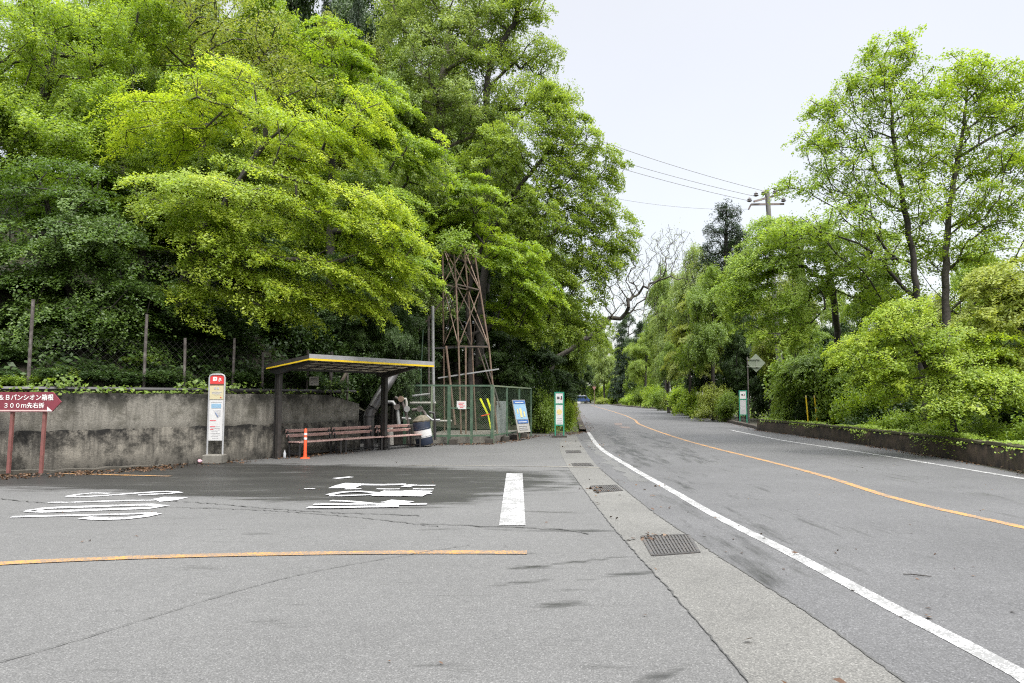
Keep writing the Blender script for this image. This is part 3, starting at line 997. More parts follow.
def sprays(A, centre, r, n_leaf, radius, thick, droop, leaf, ratio, njit, layered=0.0, uneven=0.5):
    """leaf sprays around the branch tips; each spray is a tilted fan"""
    cnt = np.maximum(3, (n_leaf * r.uniform(1 - uneven, 1 + uneven, len(A))).astype(int))
    idx = np.repeat(np.arange(len(A)), cnt)
    n = len(idx)
    out = A - centre
    out[:, 2] = 0
    ol_ = np.linalg.norm(out, axis=1)[:, None] + 1e-6
    o = out / ol_
    nrm = np.concatenate([o[:, :2] * droop * np.clip(ol_ / 2, 0, 1), np.ones((len(A), 1))], 1) + r.normal(0, 0.12, (len(A), 3))
    nrm /= np.linalg.norm(nrm, axis=1)[:, None]
    rr_ = radius * r.uniform(0.6, 1.25, len(A))
    rot = r.normal(0, 0.7, len(A))
    ox = np.stack([o[:, 0] * np.cos(rot) - o[:, 1] * np.sin(rot), o[:, 0] * np.sin(rot) + o[:, 1] * np.cos(rot), np.zeros(len(A))], 1) + 1e-4
    x = ox - nrm * (ox * nrm).sum(1)[:, None]
    x /= np.linalg.norm(x, axis=1)[:, None]
    y = np.cross(nrm, x)
    # a feathered spray: wide near the branch, drawn out to drooping tips
    rr = rr_[idx]
    uu = r.uniform(-0.65, 1.0, n)
    wd = np.where(uu < 0, 0.75 + 0.6 * uu, 0.75 * (1 - 0.85 * uu))
    lob = r.integers(2, 5, len(A))[idx]
    vv = r.uniform(-1, 1, n)
    vv = np.sign(vv) * np.abs(vv) ** 0.8 * wd
    uu = uu + 0.12 * np.cos(vv * lob * 4 + idx)
    h = r.normal(0, thick, n) * (1 - 0.4 * np.clip(uu, 0, 1))
    sag = -(0.10 + 0.22 * droop) * np.clip(uu, 0, 2) ** 2 * rr * 1.3 - 0.15 * vv ** 2 * rr
    Cn = A[idx] + x[idx] * (uu * rr * 1.3)[:, None] + y[idx] * (vv * rr)[:, None] + nrm[idx] * (h + sag)[:, None]
    Nn = nrm[idx] + r.normal(0, njit, (n, 3))
    V, q_ = leaf_quads(Cn, Nn, np.full(n, leaf), ratio, r)
    st_ = r.normal(0.5, 0.20, len(A))
    tint = np.clip(st_[idx] + r.normal(0, 0.13, n), 0, 1)
    return V, q_, tint


KIND = {
    'maple': dict(n_leaf=230, radius=0.60, thick=0.055, droop=0.65, leaf=0.074, ratio=0.55, njit=0.38),
    'broad': dict(n_leaf=150, radius=0.50, thick=0.15, droop=0.5, leaf=0.10, ratio=0.58, njit=0.55),
    'loose': dict(n_leaf=60, radius=0.50, thick=0.16, droop=0.3, leaf=0.10, ratio=0.55, njit=0.6),
    'conifer': dict(n_leaf=150, radius=0.55, thick=0.10, droop=0.9, leaf=0.16, ratio=0.22, njit=0.5),
    'shrub': dict(n_leaf=90, radius=0.30, thick=0.12, droop=0.5, leaf=0.085, ratio=0.55, njit=0.6),
}


def make_tree(seed, trunk, blobs, kind, r0, leafm, barkm, shell=0.5, layer=0.0, k_len=0.35, up=0.5, arch=0.1, over=None, rmin=0.012, gap=0.0, asc=0.2, power=0.5, jit=0.06):
    r = np.random.default_rng(seed)
    A = sample_blobs(blobs, r, shell)
    if layer:
        # boughs lie in loose shelves
        ph = r.uniform(0, layer)
        zz = A[:, 2] + 0.30 * np.linalg.norm(A[:, :2] - np.array(trunk[0])[:2], axis=1)
        A[:, 2] += (np.round((zz - ph) / layer) * layer + ph - zz) * 0.6
    if gap:
        cl = np.sin(A[:, 0] * 1.9 + seed) * np.sin(A[:, 1] * 1.7 + seed * 2) * np.sin(A[:, 2] * 2.1 + seed * 3)
        A = A[cl > -0.35 + 0.0 * gap]
    P, par, tips, nT = grow(trunk, A, r, k_len, up, arch=arch, asc=asc, jit=jit)
    kw = dict(KIND[kind])
    if over: kw.update(over)
    tm = limb_mesh('trunk', P, par, tips, nT, r0, barkm, rmin, power)
    cen = np.array(trunk[0], float)
    V, q_, tint = sprays(A.copy(), cen, r, **kw)
    cmn = np_mesh('crown', V, q_, leafm, tint)
    return tm, cmn


def plant(name, label, cat, loc, tm, cmn, leafm=None, barkm=None, scale=(1, 1, 1), rz=0.0, group=None):
    root = thing(name, label, cat, loc, group)
    root.rotation_euler = (0, 0, rz)
    root.scale = scale
    parts = []
    for nm, me, mm in (('trunk', tm, barkm), ('crown', cmn, leafm)):
        o = bpy.data.objects.new(nm, me)
        C.objects.link(o)
        o.parent = root
        if mm:
            o.material_slots[0].link = 'OBJECT'
            o.material_slots[0].material = mm
    return root


def hero(name, label, cat, base, trunk, blobs_px, kind, r0, leafm, barkm, seed, group=None, **kw):
    """a tree grown in place; blobs are given by where they stand in the valley: (point, radii, count)"""
    base = np.array(base, float)
    tr = [np.array(t, float) - base for t in trunk]
    bl = [(np.array(c) - base, rad, n) for c, rad, n in blobs_px]
    tm, cmn = make_tree(seed, tr, bl, kind, r0, leafm, barkm, **kw)
    return plant(name, label, cat, base, tm, cmn, group=group)


def B(px, py, rx, ry, d, n, dd=None):
    k = d / F
    return (at(px, py, d), (rx * k, dd if dd else rx * k * 0.9, ry * k), int(n * 1.3))


#%%OBJECTS%%
#%%TREES%%
# ------------------------------------------------------------------ retaining wall
def pt(P2, z): return np.array((P2[0], P2[1], z))


def wall_part(name, P, front, back, z0, z1, m, parent, wob=0.0):
    """slab following the wall line; z1 may vary along it"""
    f, b = offs(P, -front), offs(P, back)
    z1 = np.broadcast_to(z1, (len(P),)) + (rng.normal(0, wob, len(P)) if wob else 0)
    mb = MB()
    vs = []
    for i in range(len(P)):
        vs += [pt(f[i], z0), pt(f[i], z1[i]), pt(b[i], z1[i]), pt(b[i], z0)]
    fs = []
    for i in range(len(P) - 1):
        a, c = 4 * i, 4 * i + 4
        fs += [(a, c, c + 1, a + 1), (a + 1, c + 1, c + 2, a + 2), (a + 2, c + 2, c + 3, a + 3)]
    n = 4 * (len(P) - 1)
    fs += [(0, 1, 2, 3), (n + 3, n + 2, n + 1, n)]
    mb.add(vs, fs)
    return mb.build(name, m, parent)


Wd = resample(WFs, 160)
ws = np.linspace(0, 1, 160)
ztop = np.interp(ws, [0, 0.955, 1.0], [1.70, 1.70, 1.42])
wall = thing('retaining_wall', 'long stained grey concrete retaining wall behind the bus stop, mossy and streaked', 'wall', (*WF[4], 0))
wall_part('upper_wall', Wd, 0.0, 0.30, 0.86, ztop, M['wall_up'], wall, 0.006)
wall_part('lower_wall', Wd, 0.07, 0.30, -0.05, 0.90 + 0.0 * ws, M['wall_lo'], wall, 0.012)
k0 = int(160 * 0.93)
nf = [i for i in range(160) if Wd[i][0] < -8.3]
wall_part('footing', Wd[nf], 0.32, 0.0, -0.05, np.interp(np.linspace(0, 1, len(nf)), [0, 0.8, 1], [0.22, 0.16, 0.03]), M['footing'], wall, 0.012)


def on_wall(px, off):
    """point of the wall line (moved back by off) seen in the direction of px"""
    Q = offs(WFs, off)
    Q = resample(Q, 1500)
    k = np.argmin(np.abs(Q[:, 0] * F - (px - 512) * (Q[:, 1] * cp)))
    return Q[k]


fen = thing('wall_fence', 'old rusty posts and dark rail of the net fence on top of the retaining wall', 'fence', (*on_wall(143, 0.5), 1.6))
fp = []
for px, top, lean in ((-60, 300, 0), (27, 299, 0.02), (143, 314, 0.01), (184, 338, -0.03), (232, 338, 0.02), (262, 352, 0.0), (307, 350, 0.0), (330, 352, 0.03), (352, 356, -0.02)):
    q_ = on_wall(px, 0.46)
    zt = CAMZ + (398 - top) / F * q_[1]
    mb = MB(); mb.tube([pt(q_, 1.3), pt(q_ + np.array((lean, 0)), zt)], 0.036 if px != 330 else 0.05, 8)
    mb.build('post', M['post_grey'], fen, True)
    fp.append((q_, zt))
for zz, r_ in ((1.80, 0.055),):
    mb = MB(); Q = resample(offs(WFs, 0.16 if zz < 2 else 0.46), 60)
    mb.tube([pt(p, zz + (0 if zz < 2 else 0.03 * math.sin(i))) for i, p in enumerate(Q) if -13 < p[0] < -4.9], r_, 6)
    mb.build('rail', M['black_steel'], fen, True)
mb = MB(); mb.bar(pt(on_wall(335, 0.44), 1.75), pt(on_wall(352, 0.44), 2.5), 0.07); mb.build('brace', M['rust_dark'], fen)


def net_panel(name, a, b, z0, z1, m, parent):
    a, b = np.array(a[:2], float), np.array(b[:2], float)
    l = np.linalg.norm(b - a)
    off = np.array(parent.location)
    me = bpy.data.meshes.new(name)
    me.from_pydata([tuple(pt(p, z) - off) for p, z in ((a, z0), (b, z0), (b, z1), (a, z1))], [], [(0, 1, 2, 3)])
    uv = me.uv_layers.new(name='UVMap')
    for i, c in enumerate(((0, 0), (l, 0), (l, z1 - z0), (0, z1 - z0))): uv.data[i].uv = c
    me.materials.append(m)
    o = bpy.data.objects.new(name, me); C.objects.link(o); o.parent = parent
    return o


for (a, za), (b, zb) in zip(fp[1:-1], fp[2:]):
    net_panel('net', a, b, 1.75, 3.0, M['net_grey'], fen)

nb = thing('notice_plate', 'small square white notice plate wired to the fence under the shelter roof', 'sign', at(314, 381, 20.4))
c0 = np.array(nb.location)
UX, UZ, UY = np.array((1.0, 0, 0)), np.array((0, 0, 1.0)), np.array((0, 1.0, 0))
MB().box(c0, UX, UY, UZ, 0.26, 0.012, 0.25).build('plate', M['offwhite'], nb)
mb = MB()
for k, (x, z, w_) in enumerate(((0, 0.07, 0.18), (0.0, 0.03, 0.2), (0.05, -0.03, 0.1), (-0.06, -0.07, 0.06))):
    mb.box(c0 + UX * x + UZ * z - UY * 0.008, UX, UY, UZ, w_, 0.003, 0.018)
mb.build('print', M['ink'], nb)

# ------------------------------------------------------------------ bus shelter
P0 = np.array((-6.19, 19.2)); su = np.array((0.56, 0.83)); su /= np.linalg.norm(su); sn = np.array((su[1], -su[0]))
U3, N3 = np.array((*su, 0)), np.array((*sn, 0))


def sh(u, n, z): return np.array((*(P0 + su * u + sn * n), z))


sh_t = thing('bus_shelter', 'open bus shelter with dark posts and a flat grey roof edged in yellow', 'bus shelter', sh(0, 0, 0))
LP = 4.0
for u_ in (0.0, LP):
    mb = MB()
    mb.box(sh(u_, 0, 1.17), U3, N3, UZ, 0.11, 0.12, 2.34)
    mb.build('post', M['dark_bronze'], sh_t, bevel=0.008)
    mb = MB(); mb.box(sh(u_, -0.14, 1.15), U3, N3, UZ, 0.05, 0.05, 2.3); mb.build('drain_pipe', M['black_steel'], sh_t)
    # cantilever arm, deeper over the post, rising to the road side
    a = math.atan2(0.26, 1.55)
    poly = [(-0.22, 2.28), (0.1, 2.22), (1.38, 2.51), (1.38, 2.56), (-0.22, 2.37)]
    MB().prism(poly, sh(u_ - 0.05, 0, 0), N3, UZ, 0.1).build('roof_arm', M['black_steel'], sh_t)


def zr(n): return 2.41 + (n + 0.22) * 0.115


UU0, UU1, NN0, NN1 = -0.24, 4.55, -0.22, 1.46
mb = MB()
vs = []
for dz in (0.0, 0.004):
    for u_, n_ in ((UU0, NN0), (UU1, NN0), (UU1, NN1), (UU0, NN1)): vs.append(sh(u_, n_, zr(n_) + dz))
mb.add(vs, [(0, 1, 2, 3), (7, 6, 5, 4), (1, 0, 4, 5), (2, 1, 5, 6), (3, 2, 6, 7), (0, 3, 7, 4)])
roof = mb.build('roof', M['roof_sheet'], sh_t)
mb = MB()
for n_ in (0.18, 0.62, 1.05):
    mb.bar(sh(UU0 + 0.04, n_, zr(n_) - 0.014), sh(UU1 - 0.04, n_, zr(n_) - 0.014), 0.055, 0.024)
mb.build('purlin', M['dark_bronze'], roof)
mb = MB()
for u_ in np.linspace(0.35, 4.2, 7): mb.bar(sh(u_, NN0 + 0.03, zr(NN0) - 0.010), sh(u_, NN1 - 0.03, zr(NN1) - 0.010), 0.04, 0.016)
mb.build('rib', M['dark_bronze'], roof)
# fascia: grey above, yellow below
zf1 = zr(NN1)
MB().box(sh((UU0 + UU1) / 2, NN1 + 0.012, zf1 + 0.055), U3, N3, UZ, UU1 - UU0 + 0.05, 0.022, 0.11).build('fascia', M['roof_grey'], sh_t)
MB().box(sh((UU0 + UU1) / 2, NN1 + 0.014, zf1 - 0.027), U3, N3, UZ, UU1 - UU0 + 0.05, 0.024, 0.05).build('yellow_edge', M['yellow_trim'], sh_t)
for u_ in (UU0 - 0.014, UU1 + 0.014):
    mb = MB(); mb.bar(sh(u_, NN0, zr(NN0) + 0.035), sh(u_, NN1, zr(NN1) + 0.035), 0.024, 0.10); mb.build('fascia', M['dark_bronze'], sh_t)
    if u_ > 1: continue
    mb = MB(); mb.bar(sh(u_ * 1.0 - (0.004 if u_ < 0 else -0.004), NN0, zr(NN0) - 0.03), sh(u_ - (0.004 if u_ < 0 else -0.004), NN1, zr(NN1) - 0.03), 0.026, 0.035); mb.build('yellow_edge', M['yellow_trim'], sh_t)
MB().box(sh((UU0 + UU1) / 2, NN0 - 0.07, zr(NN0) - 0.0), U3, N3, UZ, UU1 - UU0, 0.12, 0.11).build('rear_gutter', M['black_steel'], sh_t)

# benches: three in a row on the pavement
fl0 = np.array((-5.74, 19.5)); fl1 = np.array((-3.03, 23.75)); bd = fl1 - fl0; BL = np.linalg.norm(bd); bd /= BL; bn_ = np.array((bd[1], -bd[0]))
bench_lab = ['slatted bench with pinkish boards beside the orange post', 'middle slatted bench of the row in front of the duct', 'slatted bench with pinkish boards nearest the dark blue drum']
starts = [0.0, 1.70, 3.38]
for k in range(3):
    s0, ln = starts[k], 1.62
    fwd = 0.0 if k < 2 else 0.12
    def bp(s, n, z): return np.array((*(fl0 + bd * s + bn_ * (n + fwd)), z))
    bt = thing('bench', bench_lab[k], 'bench', bp(s0 + ln / 2, -0.2, 0), 'benches in a row under the shelter')
    D3, Nb = np.array((*bd, 0)), np.array((*bn_, 0))
    mb = MB()
    for n_ in (-0.02, -0.14, -0.26, -0.38): mb.box(bp(s0 + ln / 2, n_, 0.405), D3, Nb, UZ, ln, 0.095, 0.03)
    mb.build('seat', M['slat'], bt, bevel=0.006)
    mb = MB()
    for n_, z_ in ((-0.485, 0.57), (-0.525, 0.70)): mb.box(bp(s0 + ln / 2, n_, z_), D3, np.array((*(bn_ * 0.3), 0.95)), np.array((*(bn_ * 0.95), -0.3)), ln, 0.085, 0.028)
    mb.build('backrest', M['slat'], bt, bevel=0.006)
    for s_ in (s0 + 0.06, s0 + ln - 0.06):
        mb = MB()
        mb.bar(bp(s_, 0.0, 0), bp(s_, 0.0, 0.385), 0.045)
        mb.bar(bp(s_, -0.40, 0), bp(s_, -0.42, 0.385), 0.045)
        mb.bar(bp(s_, 0.02, 0.37), bp(s_, -0.43, 0.37), 0.045, 0.035)
        mb.bar(bp(s_, -0.02, 0.09), bp(s_, -0.40, 0.09), 0.035)
        mb.bar(bp(s_, -0.42, 0.37), bp(s_, -0.55, 0.76), 0.045)
        mb.build('leg_frame', M['black_steel'], bt)
    mb = MB(); mb.bar(bp(s0 + 0.06, -0.40, 0.09), bp(s0 + ln - 0.06, -0.40, 0.09), 0.035); mb.build('stretcher', M['black_steel'], bt)

# orange delineator post
pb = gr(305, 458.5)
dp = thing('traffic_post', 'orange flexible traffic post with white bands before the benches', 'traffic post', pb)
mb = MB(); mb.tube([pb + UZ * z for z in (0.0, 0.02, 0.035)], [0.13, 0.125, 0.07], 18); mb.build('base', M['orange'], dp, True)
mb = MB(); mb.tube([pb + UZ * z for z in (0.03, 0.2, 0.76, 0.79)], [0.047, 0.042, 0.040, 0.02], 14); mb.build('tube', M['orange'], dp, True)
for z in (0.50, 0.62):
    mb = MB(); mb.tube([pb + UZ * z, pb + UZ * (z + 0.055)], 0.0435, 14); mb.build('band', M['reflector'], dp, True)
bb = gr(284.5, 458)
bo = thing('bottle', 'small clear plastic bottle standing at the foot of the shelter post', 'bottle', bb)
MB().tube([bb + UZ * z for z in (0, 0.01, 0.13, 0.17, 0.19)], [0.034, 0.038, 0.038, 0.018, 0.014], 12).build('body', M['plastic_clear'], bo, True)
MB().tube([bb + UZ * 0.19, bb + UZ * 0.215], 0.017, 10).build('cap', M['white'], bo, True)

# ------------------------------------------------------------------ bus stop sign on its concrete block
b0 = gr(214.5, 463.5)
dS = b0[1]
bs = thing('bus_stop_sign', 'tall narrow bus stop sign with red header and timetable on a concrete block', 'bus stop sign', b0)
MB().box(b0 + UZ * 0.11, UX, UY, UZ, 0.47, 0.36, 0.22).build('concrete_block', M['conc'], bs, bevel=0.02)
fw, zt = 0.38, 2.18
for sx_ in (-1, 1):
    MB().tube([b0 + UX * sx_ * fw / 2 + UZ * 0.2, b0 + UX * sx_ * fw / 2 + UZ * (zt - 0.08), b0 + UX * sx_ * (fw / 2 - 0.02) + UZ * (zt - 0.025), b0 + UX * sx_ * (fw / 2 - 0.08) + UZ * zt, b0 + UZ * zt], 0.022, 8).build('frame', M['alu'], bs, True)
yf = -0.012


def card(name, x0, x1, z0, z1, m, parent, base, off=0.0, th=0.004):
    c_ = np.array(base) + UX * (x0 + x1) / 2 + UZ * (z0 + z1) / 2 - UY * (off + th / 2)
    return MB().box(c_, UX, UY, UZ, x1 - x0, th, z1 - z0).build(name, m, parent)


hw = fw / 2 - 0.018
card('back_plate', -hw, hw, 0.55, zt - 0.02, M['offwhite'], bs, b0, -0.012, 0.012)
hd = card('header', -hw, hw, 1.95, zt - 0.022, M['red'], bs, b0, 0.001)
mb = MB()
for x0, x1, z0, z1 in ((-0.10, -0.065, 2.02, 2.12), (-0.065, -0.02, 2.095, 2.12), (-0.065, -0.02, 2.055, 2.075), (-0.065, -0.02, 2.02, 2.04), (-0.02, 0.0, 2.03, 2.11),
                       (0.03, 0.11, 2.03, 2.05), (0.045, 0.06, 2.0, 2.10), (0.075, 0.095, 2.02, 2.09)):
    mb.box(b0 + UX * (x0 + x1) / 2 + UZ * (z0 + z1) / 2 - UY * 0.007, UX, UY, UZ, x1 - x0, 0.003, z1 - z0)
mb.build('header_mark', M['letter'], bs)
card('name_strip', -hw, hw, 1.905, 1.95, M['brownink'], bs, b0, 0.001)
card('name_panel', -hw, hw, 1.57, 1.905, M['cream'], bs, b0, 0.001)
mb = MB()
for x, z, w_, h_ in ((-0.04, 1.84, 0.05, 0.05), (0.03, 1.84, 0.05, 0.05), (0.0, 1.745, 0.24, 0.02), (-0.02, 1.71, 0.2, 0.014), (0.03, 1.68, 0.16, 0.01)):
    mb.box(b0 + UX * x + UZ * z - UY * 0.007, UX, UY, UZ, w_, 0.003, h_)
mb.build('stop_name', M['greyprint'], bs)
card('red_spot', 0.09, 0.12, 1.60, 1.625, M['red'], bs, b0, 0.006, 0.003)
card('timetable', -hw, hw, 0.56, 1.545, M['white'], bs, b0, 0.001)
card('blue_table', -0.12, 0.12, 1.35, 1.46, M['paleblue'], bs, b0, 0.006, 0.003)
mb = MB()
mb.box(b0 + UX * 0.0 + UZ * 1.50 - UY * 0.007, UX, UY, UZ, 0.26, 0.003, 0.014)
for i, z in enumerate(np.linspace(1.29, 1.15, 6)): mb.box(b0 + UX * (0.02 + 0.012 * i) + UZ * z - UY * 0.007, UX, UY, UZ, 0.19 - 0.026 * i, 0.003, 0.012)
for i, z in enumerate(np.linspace(0.9, 0.62, 8)): mb.box(b0 + UX * (-0.02 + 0.02 * (i % 3)) + UZ * z - UY * 0.007, UX, UY, UZ, 0.24 - 0.03 * (i % 4), 0.003, 0.009)
mb.build('print', M['greyprint'], bs)
mb = MB()
mb.bar(b0 + UX * -0.02 + UZ * 1.25 - UY * 0.009, b0 + UX * 0.06 + UZ * 1.13 - UY * 0.009, 0.03, 0.003)
mb.build('route_line', M['blue'], bs)
mb = MB()
for x, z, w_ in ((-0.07, 1.05, 0.15), (-0.075, 0.90, 0.13), (-0.09, 0.83, 0.08)): mb.box(b0 + UX * x + UZ * z - UY * 0.0085, UX, UY, UZ, w_, 0.003, 0.018)
mb.build('red_print', M['pinkred'], bs)
wb = gr(199, 463.5)
wr = thing('litter_wrapper', 'crumpled pale pink wrapper lying beside the bus stop block', 'litter', wb)
mb = MB(); mb.tube([wb + np.array(p) for p in ((-0.10, 0, 0.03), (-0.03, 0.02, 0.07), (0.04, -0.02, 0.05), (0.1, 0.0, 0.06))], [0.02, 0.06, 0.05, 0.015], 6); mb.build('wrapper', M['pinkbag'], wr)

# ------------------------------------------------------------------ maroon arrow sign
dA = 15.0
ab = at(31, 411, dA)
ar = thing('arrow_sign', 'maroon arrow shaped guide board with white lettering on two posts', 'sign', (ab[0], ab[1], 0.15))
k = dA / F
x0, x1, xt = at(-62, 400, dA)[0], at(53, 400, dA)[0], at(61.5, 400, dA)[0]
z0, z1 = at(20, 412, dA)[2], at(20, 392, dA)[2]
zm = (z0 + z1) / 2
O = np.array((0, dA, 0))
MB().prism([(x0, z0), (x1 - 0.01, z0), (xt, zm), (x1 - 0.01, z1), (x0, z1)], O + UY * 0.02, UX, UZ, 0.03).build('board', M['maroon'], ar)
for px in (8.5, 41):
    xx = at(px, 440, dA)[0]
    MB().bar((xx, dA + 0.05, 0.05), (xx + 0.03, dA + 0.05, z1 - 0.04), 0.06).build('post', M['maroon_post'], ar)
yb = dA - 0.012
hgt = z1 - z0
text_part('lettering', 'Ｂ＆Ｂパンシオン箱根', (at(-6, 400, dA)[0], yb, z0 + hgt * 0.58), UX, UZ, at(54, 400, dA)[0] - at(-6, 400, dA)[0], hgt * 0.31, M['letter'], ar, 0.014)
text_part('lettering', '３００ｍ先右折', (at(5, 400, dA)[0], yb, z0 + hgt * 0.19), UX, UZ, at(45, 400, dA)[0] - at(5, 400, dA)[0], hgt * 0.28, M['letter'], ar, 0.014)
mb = MB(); zl = z0 + hgt * 0.07
mb.box((0.5 * (x0 + x1) + 0.05, yb - 0.001, zl), UX, UY, UZ, x1 - x0 - 0.25, 0.003, 0.028)
mb.build('arrow_line', M['pinkline'], ar)
xa = at(48, 400, dA)[0]
MB().prism([(xa, zl - 0.014), (xa + 0.11, zl - 0.014), (xa, zl + 0.08)], (0, yb + 0.001, 0), UX, UZ, 0.004).build('arrow_head', M['letter'], ar)

# ------------------------------------------------------------------ utility compound
E0 = np.array((-0.70, 25.3)); E1 = np.array((0.80, 30.3)); EL = np.array((-3.65, 24.7))
HT, HB = 2.03, 0.30
fc = thing('mesh_fence', 'green mesh fence round the pump compound, standing on concrete feet', 'fence', pt(E0, 0))


def eF(t): return E0 + (EL - E0) * t


def eS(t): return E0 + (E1 - E0) * t


for t, r_, m_ in ((0.0, 0.05, 'fence_green'), (0.24, 0.045, 'fence_green'), (0.50, 0.055, 'fence_green'), (0.70, 0.03, 'fence_pale'), (1.0, 0.055, 'fence_green')):
    p = eF(t); MB().bar(pt(p, 0.0), pt(p, HT + (0.04 if t in (0, 1) else 0)), r_ * 2).build('post', M[m_], fc)
for t in (0.03, 0.34, 0.66, 1.0):
    p = eS(t); MB().bar(pt(p, 0.0), pt(p, 2.0), 0.07).build('post', M['fence_pale' if t < 0.1 else 'fence_green'], fc)
for z in (HB, HT):
    MB().bar(pt(E0, z), pt(EL, z), 0.06).build('rail', M['fence_green'], fc)
    MB().bar(pt(E0, z), pt(E1, z - 0.03), 0.05).build('rail', M['fence_pale' if z > 1 else 'fence_green'], fc)
MB().bar(pt(eF(0.24), 1.25), pt(eF(0.50), 1.25), 0.05).build('rail', M['fence_green'], fc)
for a, b in ((0.0, 0.24), (0.24, 0.5), (0.5, 0.7), (0.7, 1.0)): net_panel('net', eF(a), eF(b), HB, HT, M['net_green'], fc)
for a, b in ((0.03, 0.34), (0.34, 0.66), (0.66, 1.0)): net_panel('net', eS(a), eS(b), HB, 2.0, M['net_green'], fc)
for p in (eF(0.03), eS(0.3), eS(0.55), eS(0.78), eF(0.45)):
    MB().box(pt(p, 0.09), UX, UY, UZ, 0.28, 0.26, 0.2).build('concrete_foot', M['conc_dark'], fc, bevel=0.015)

sl_ = thing('compound_slab', 'low pale concrete slab under the pump compound', 'slab', (-1.6, 27.8, 0))
MB().prism([(-3.4, 25.2), (-0.75, 25.6), (0.5, 30.0), (-2.8, 29.8)], (0, 0, 0.0), UX, UY, 0.28).build('slab_top', M['conc'], sl_, bevel=0.02)

# signs on the fence
sp_ = at(461.5, 405, 25.05)
t_ = thing('fence_notice', 'small white notice with red print hung on the green mesh fence', 'sign', sp_)
card('plate', -0.165, 0.165, -0.14, 0.14, M['white'], t_, sp_, 0, 0.012)
mb = MB()
for x, z, w_ in ((0.0, 0.07, 0.2), (-0.03, 0.02, 0.15), (0.02, -0.03, 0.2), (0, -0.08, 0.12)): mb.box(sp_ + UX * x + UZ * z - UY * 0.014, UX, UY, UZ, w_, 0.004, 0.022)
mb.build('print', M['pinkred'], t_)

ib = np.array((*eS(0.42), 0)) + np.array((0.28, -0.15, 0.30))
iu = np.array((E1[0] - E0[0], E1[1] - E0[1], 0)); iu /= np.linalg.norm(iu)
iu = np.array((0.62, 0.78, 0)); iw = np.array((0.78, -0.62, 0))
iv = np.array((0.0, 0, 1.0)) * 0.985 - iw * 0.12 - iu * 0.14; iv /= np.linalg.norm(iv)
it = thing('notice_board', 'blue and white notice board leaning against the side of the mesh fence', 'sign', ib)
IW, IH = 0.78, 1.25


def ipanel(name, x0, x1, y0, y1, m, o=0.0, th=0.006):
    return MB().prism([(x0, y0), (x1, y0), (x1, y1), (x0, y1)], ib + iw * o, iu, iv, th).build(name, m, it)


ipanel('board', 0, IW, 0, IH, M['offwhite'], 0, 0.025)
ipanel('blue_panel', 0.03, IW - 0.03, 0.50, IH - 0.02, M['paleblue'], 0.027)
ipanel('title_band', 0.03, IW - 0.03, 1.10, IH - 0.02, M['blue'], 0.035)
ipanel('blue_band', 0.08, IW - 0.05, 0.35, 0.48, M['blue'], 0.035)
for x0_, x1_, y0_, y1_ in ((0.32, 0.44, 0.58, 0.92), (0.16, 0.22, 0.72, 0.9), (0.54, 0.62, 0.6, 0.8)): ipanel('yellow_figure', x0_, x1_, y0_, y1_, M['ochre'], 0.035)
for y in (1.14, 0.39, 0.25, 0.18, 0.11): ipanel('text_line', 0.12, IW - 0.14, y, y + 0.028, M['white' if y > 0.3 else 'greyprint'], 0.043, 0.003)
for x in (0.06, IW - 0.06): MB().bar(ib + iu * x - UZ * 0.28 - iw * 0.02, ib + iu * x + iv * 0.3 - iw * 0.02, 0.04).build('leg', M['rust'], it)
g2 = at(498, 417, 27.6)
gp = thing('grey_sheet', 'plain grey sheet propped up behind the corner of the mesh fence', 'panel', (g2[0], g2[1], 0.28))
MB().prism([(-0.15, 0), (0.72, 0), (0.72, 1.2), (-0.15, 1.2)], (g2[0], g2[1] - 0.4, 0.285), np.array((0.45, 0.89, 0)), UZ, 0.03).build('sheet', M['sheet_grey'], gp)

yf_ = at(487, 418, 26.3)
yt = thing('safety_barrier', 'folded fluorescent yellow safety barrier leaning inside the mesh fence', 'barrier', (yf_[0], yf_[1], 0.28))
for dx, dy in ((-0.10, 0.0), (0.07, 0.03)):
    a_ = np.array((yf_[0] + 0.22 + dx * 0.3, yf_[1] + dy, 0.29)); b_ = np.array((yf_[0] - 0.10 + dx * 1.5, yf_[1] + dy + 0.05, 1.58))
    mid = a_ * 0.45 + b_ * 0.55 + np.array((0.09, 0, 0))
    MB().bar(a_, mid, 0.15, 0.05).bar(mid, b_, 0.15, 0.05).build('strap', M['fluor'], yt)
MB().bar((yf_[0] - 0.22, yf_[1] - 0.03, 0.95), (yf_[0] + 0.10, yf_[1] - 0.03, 1.02), 0.05, 0.03).build('cross_strap', M['orange'], yt)

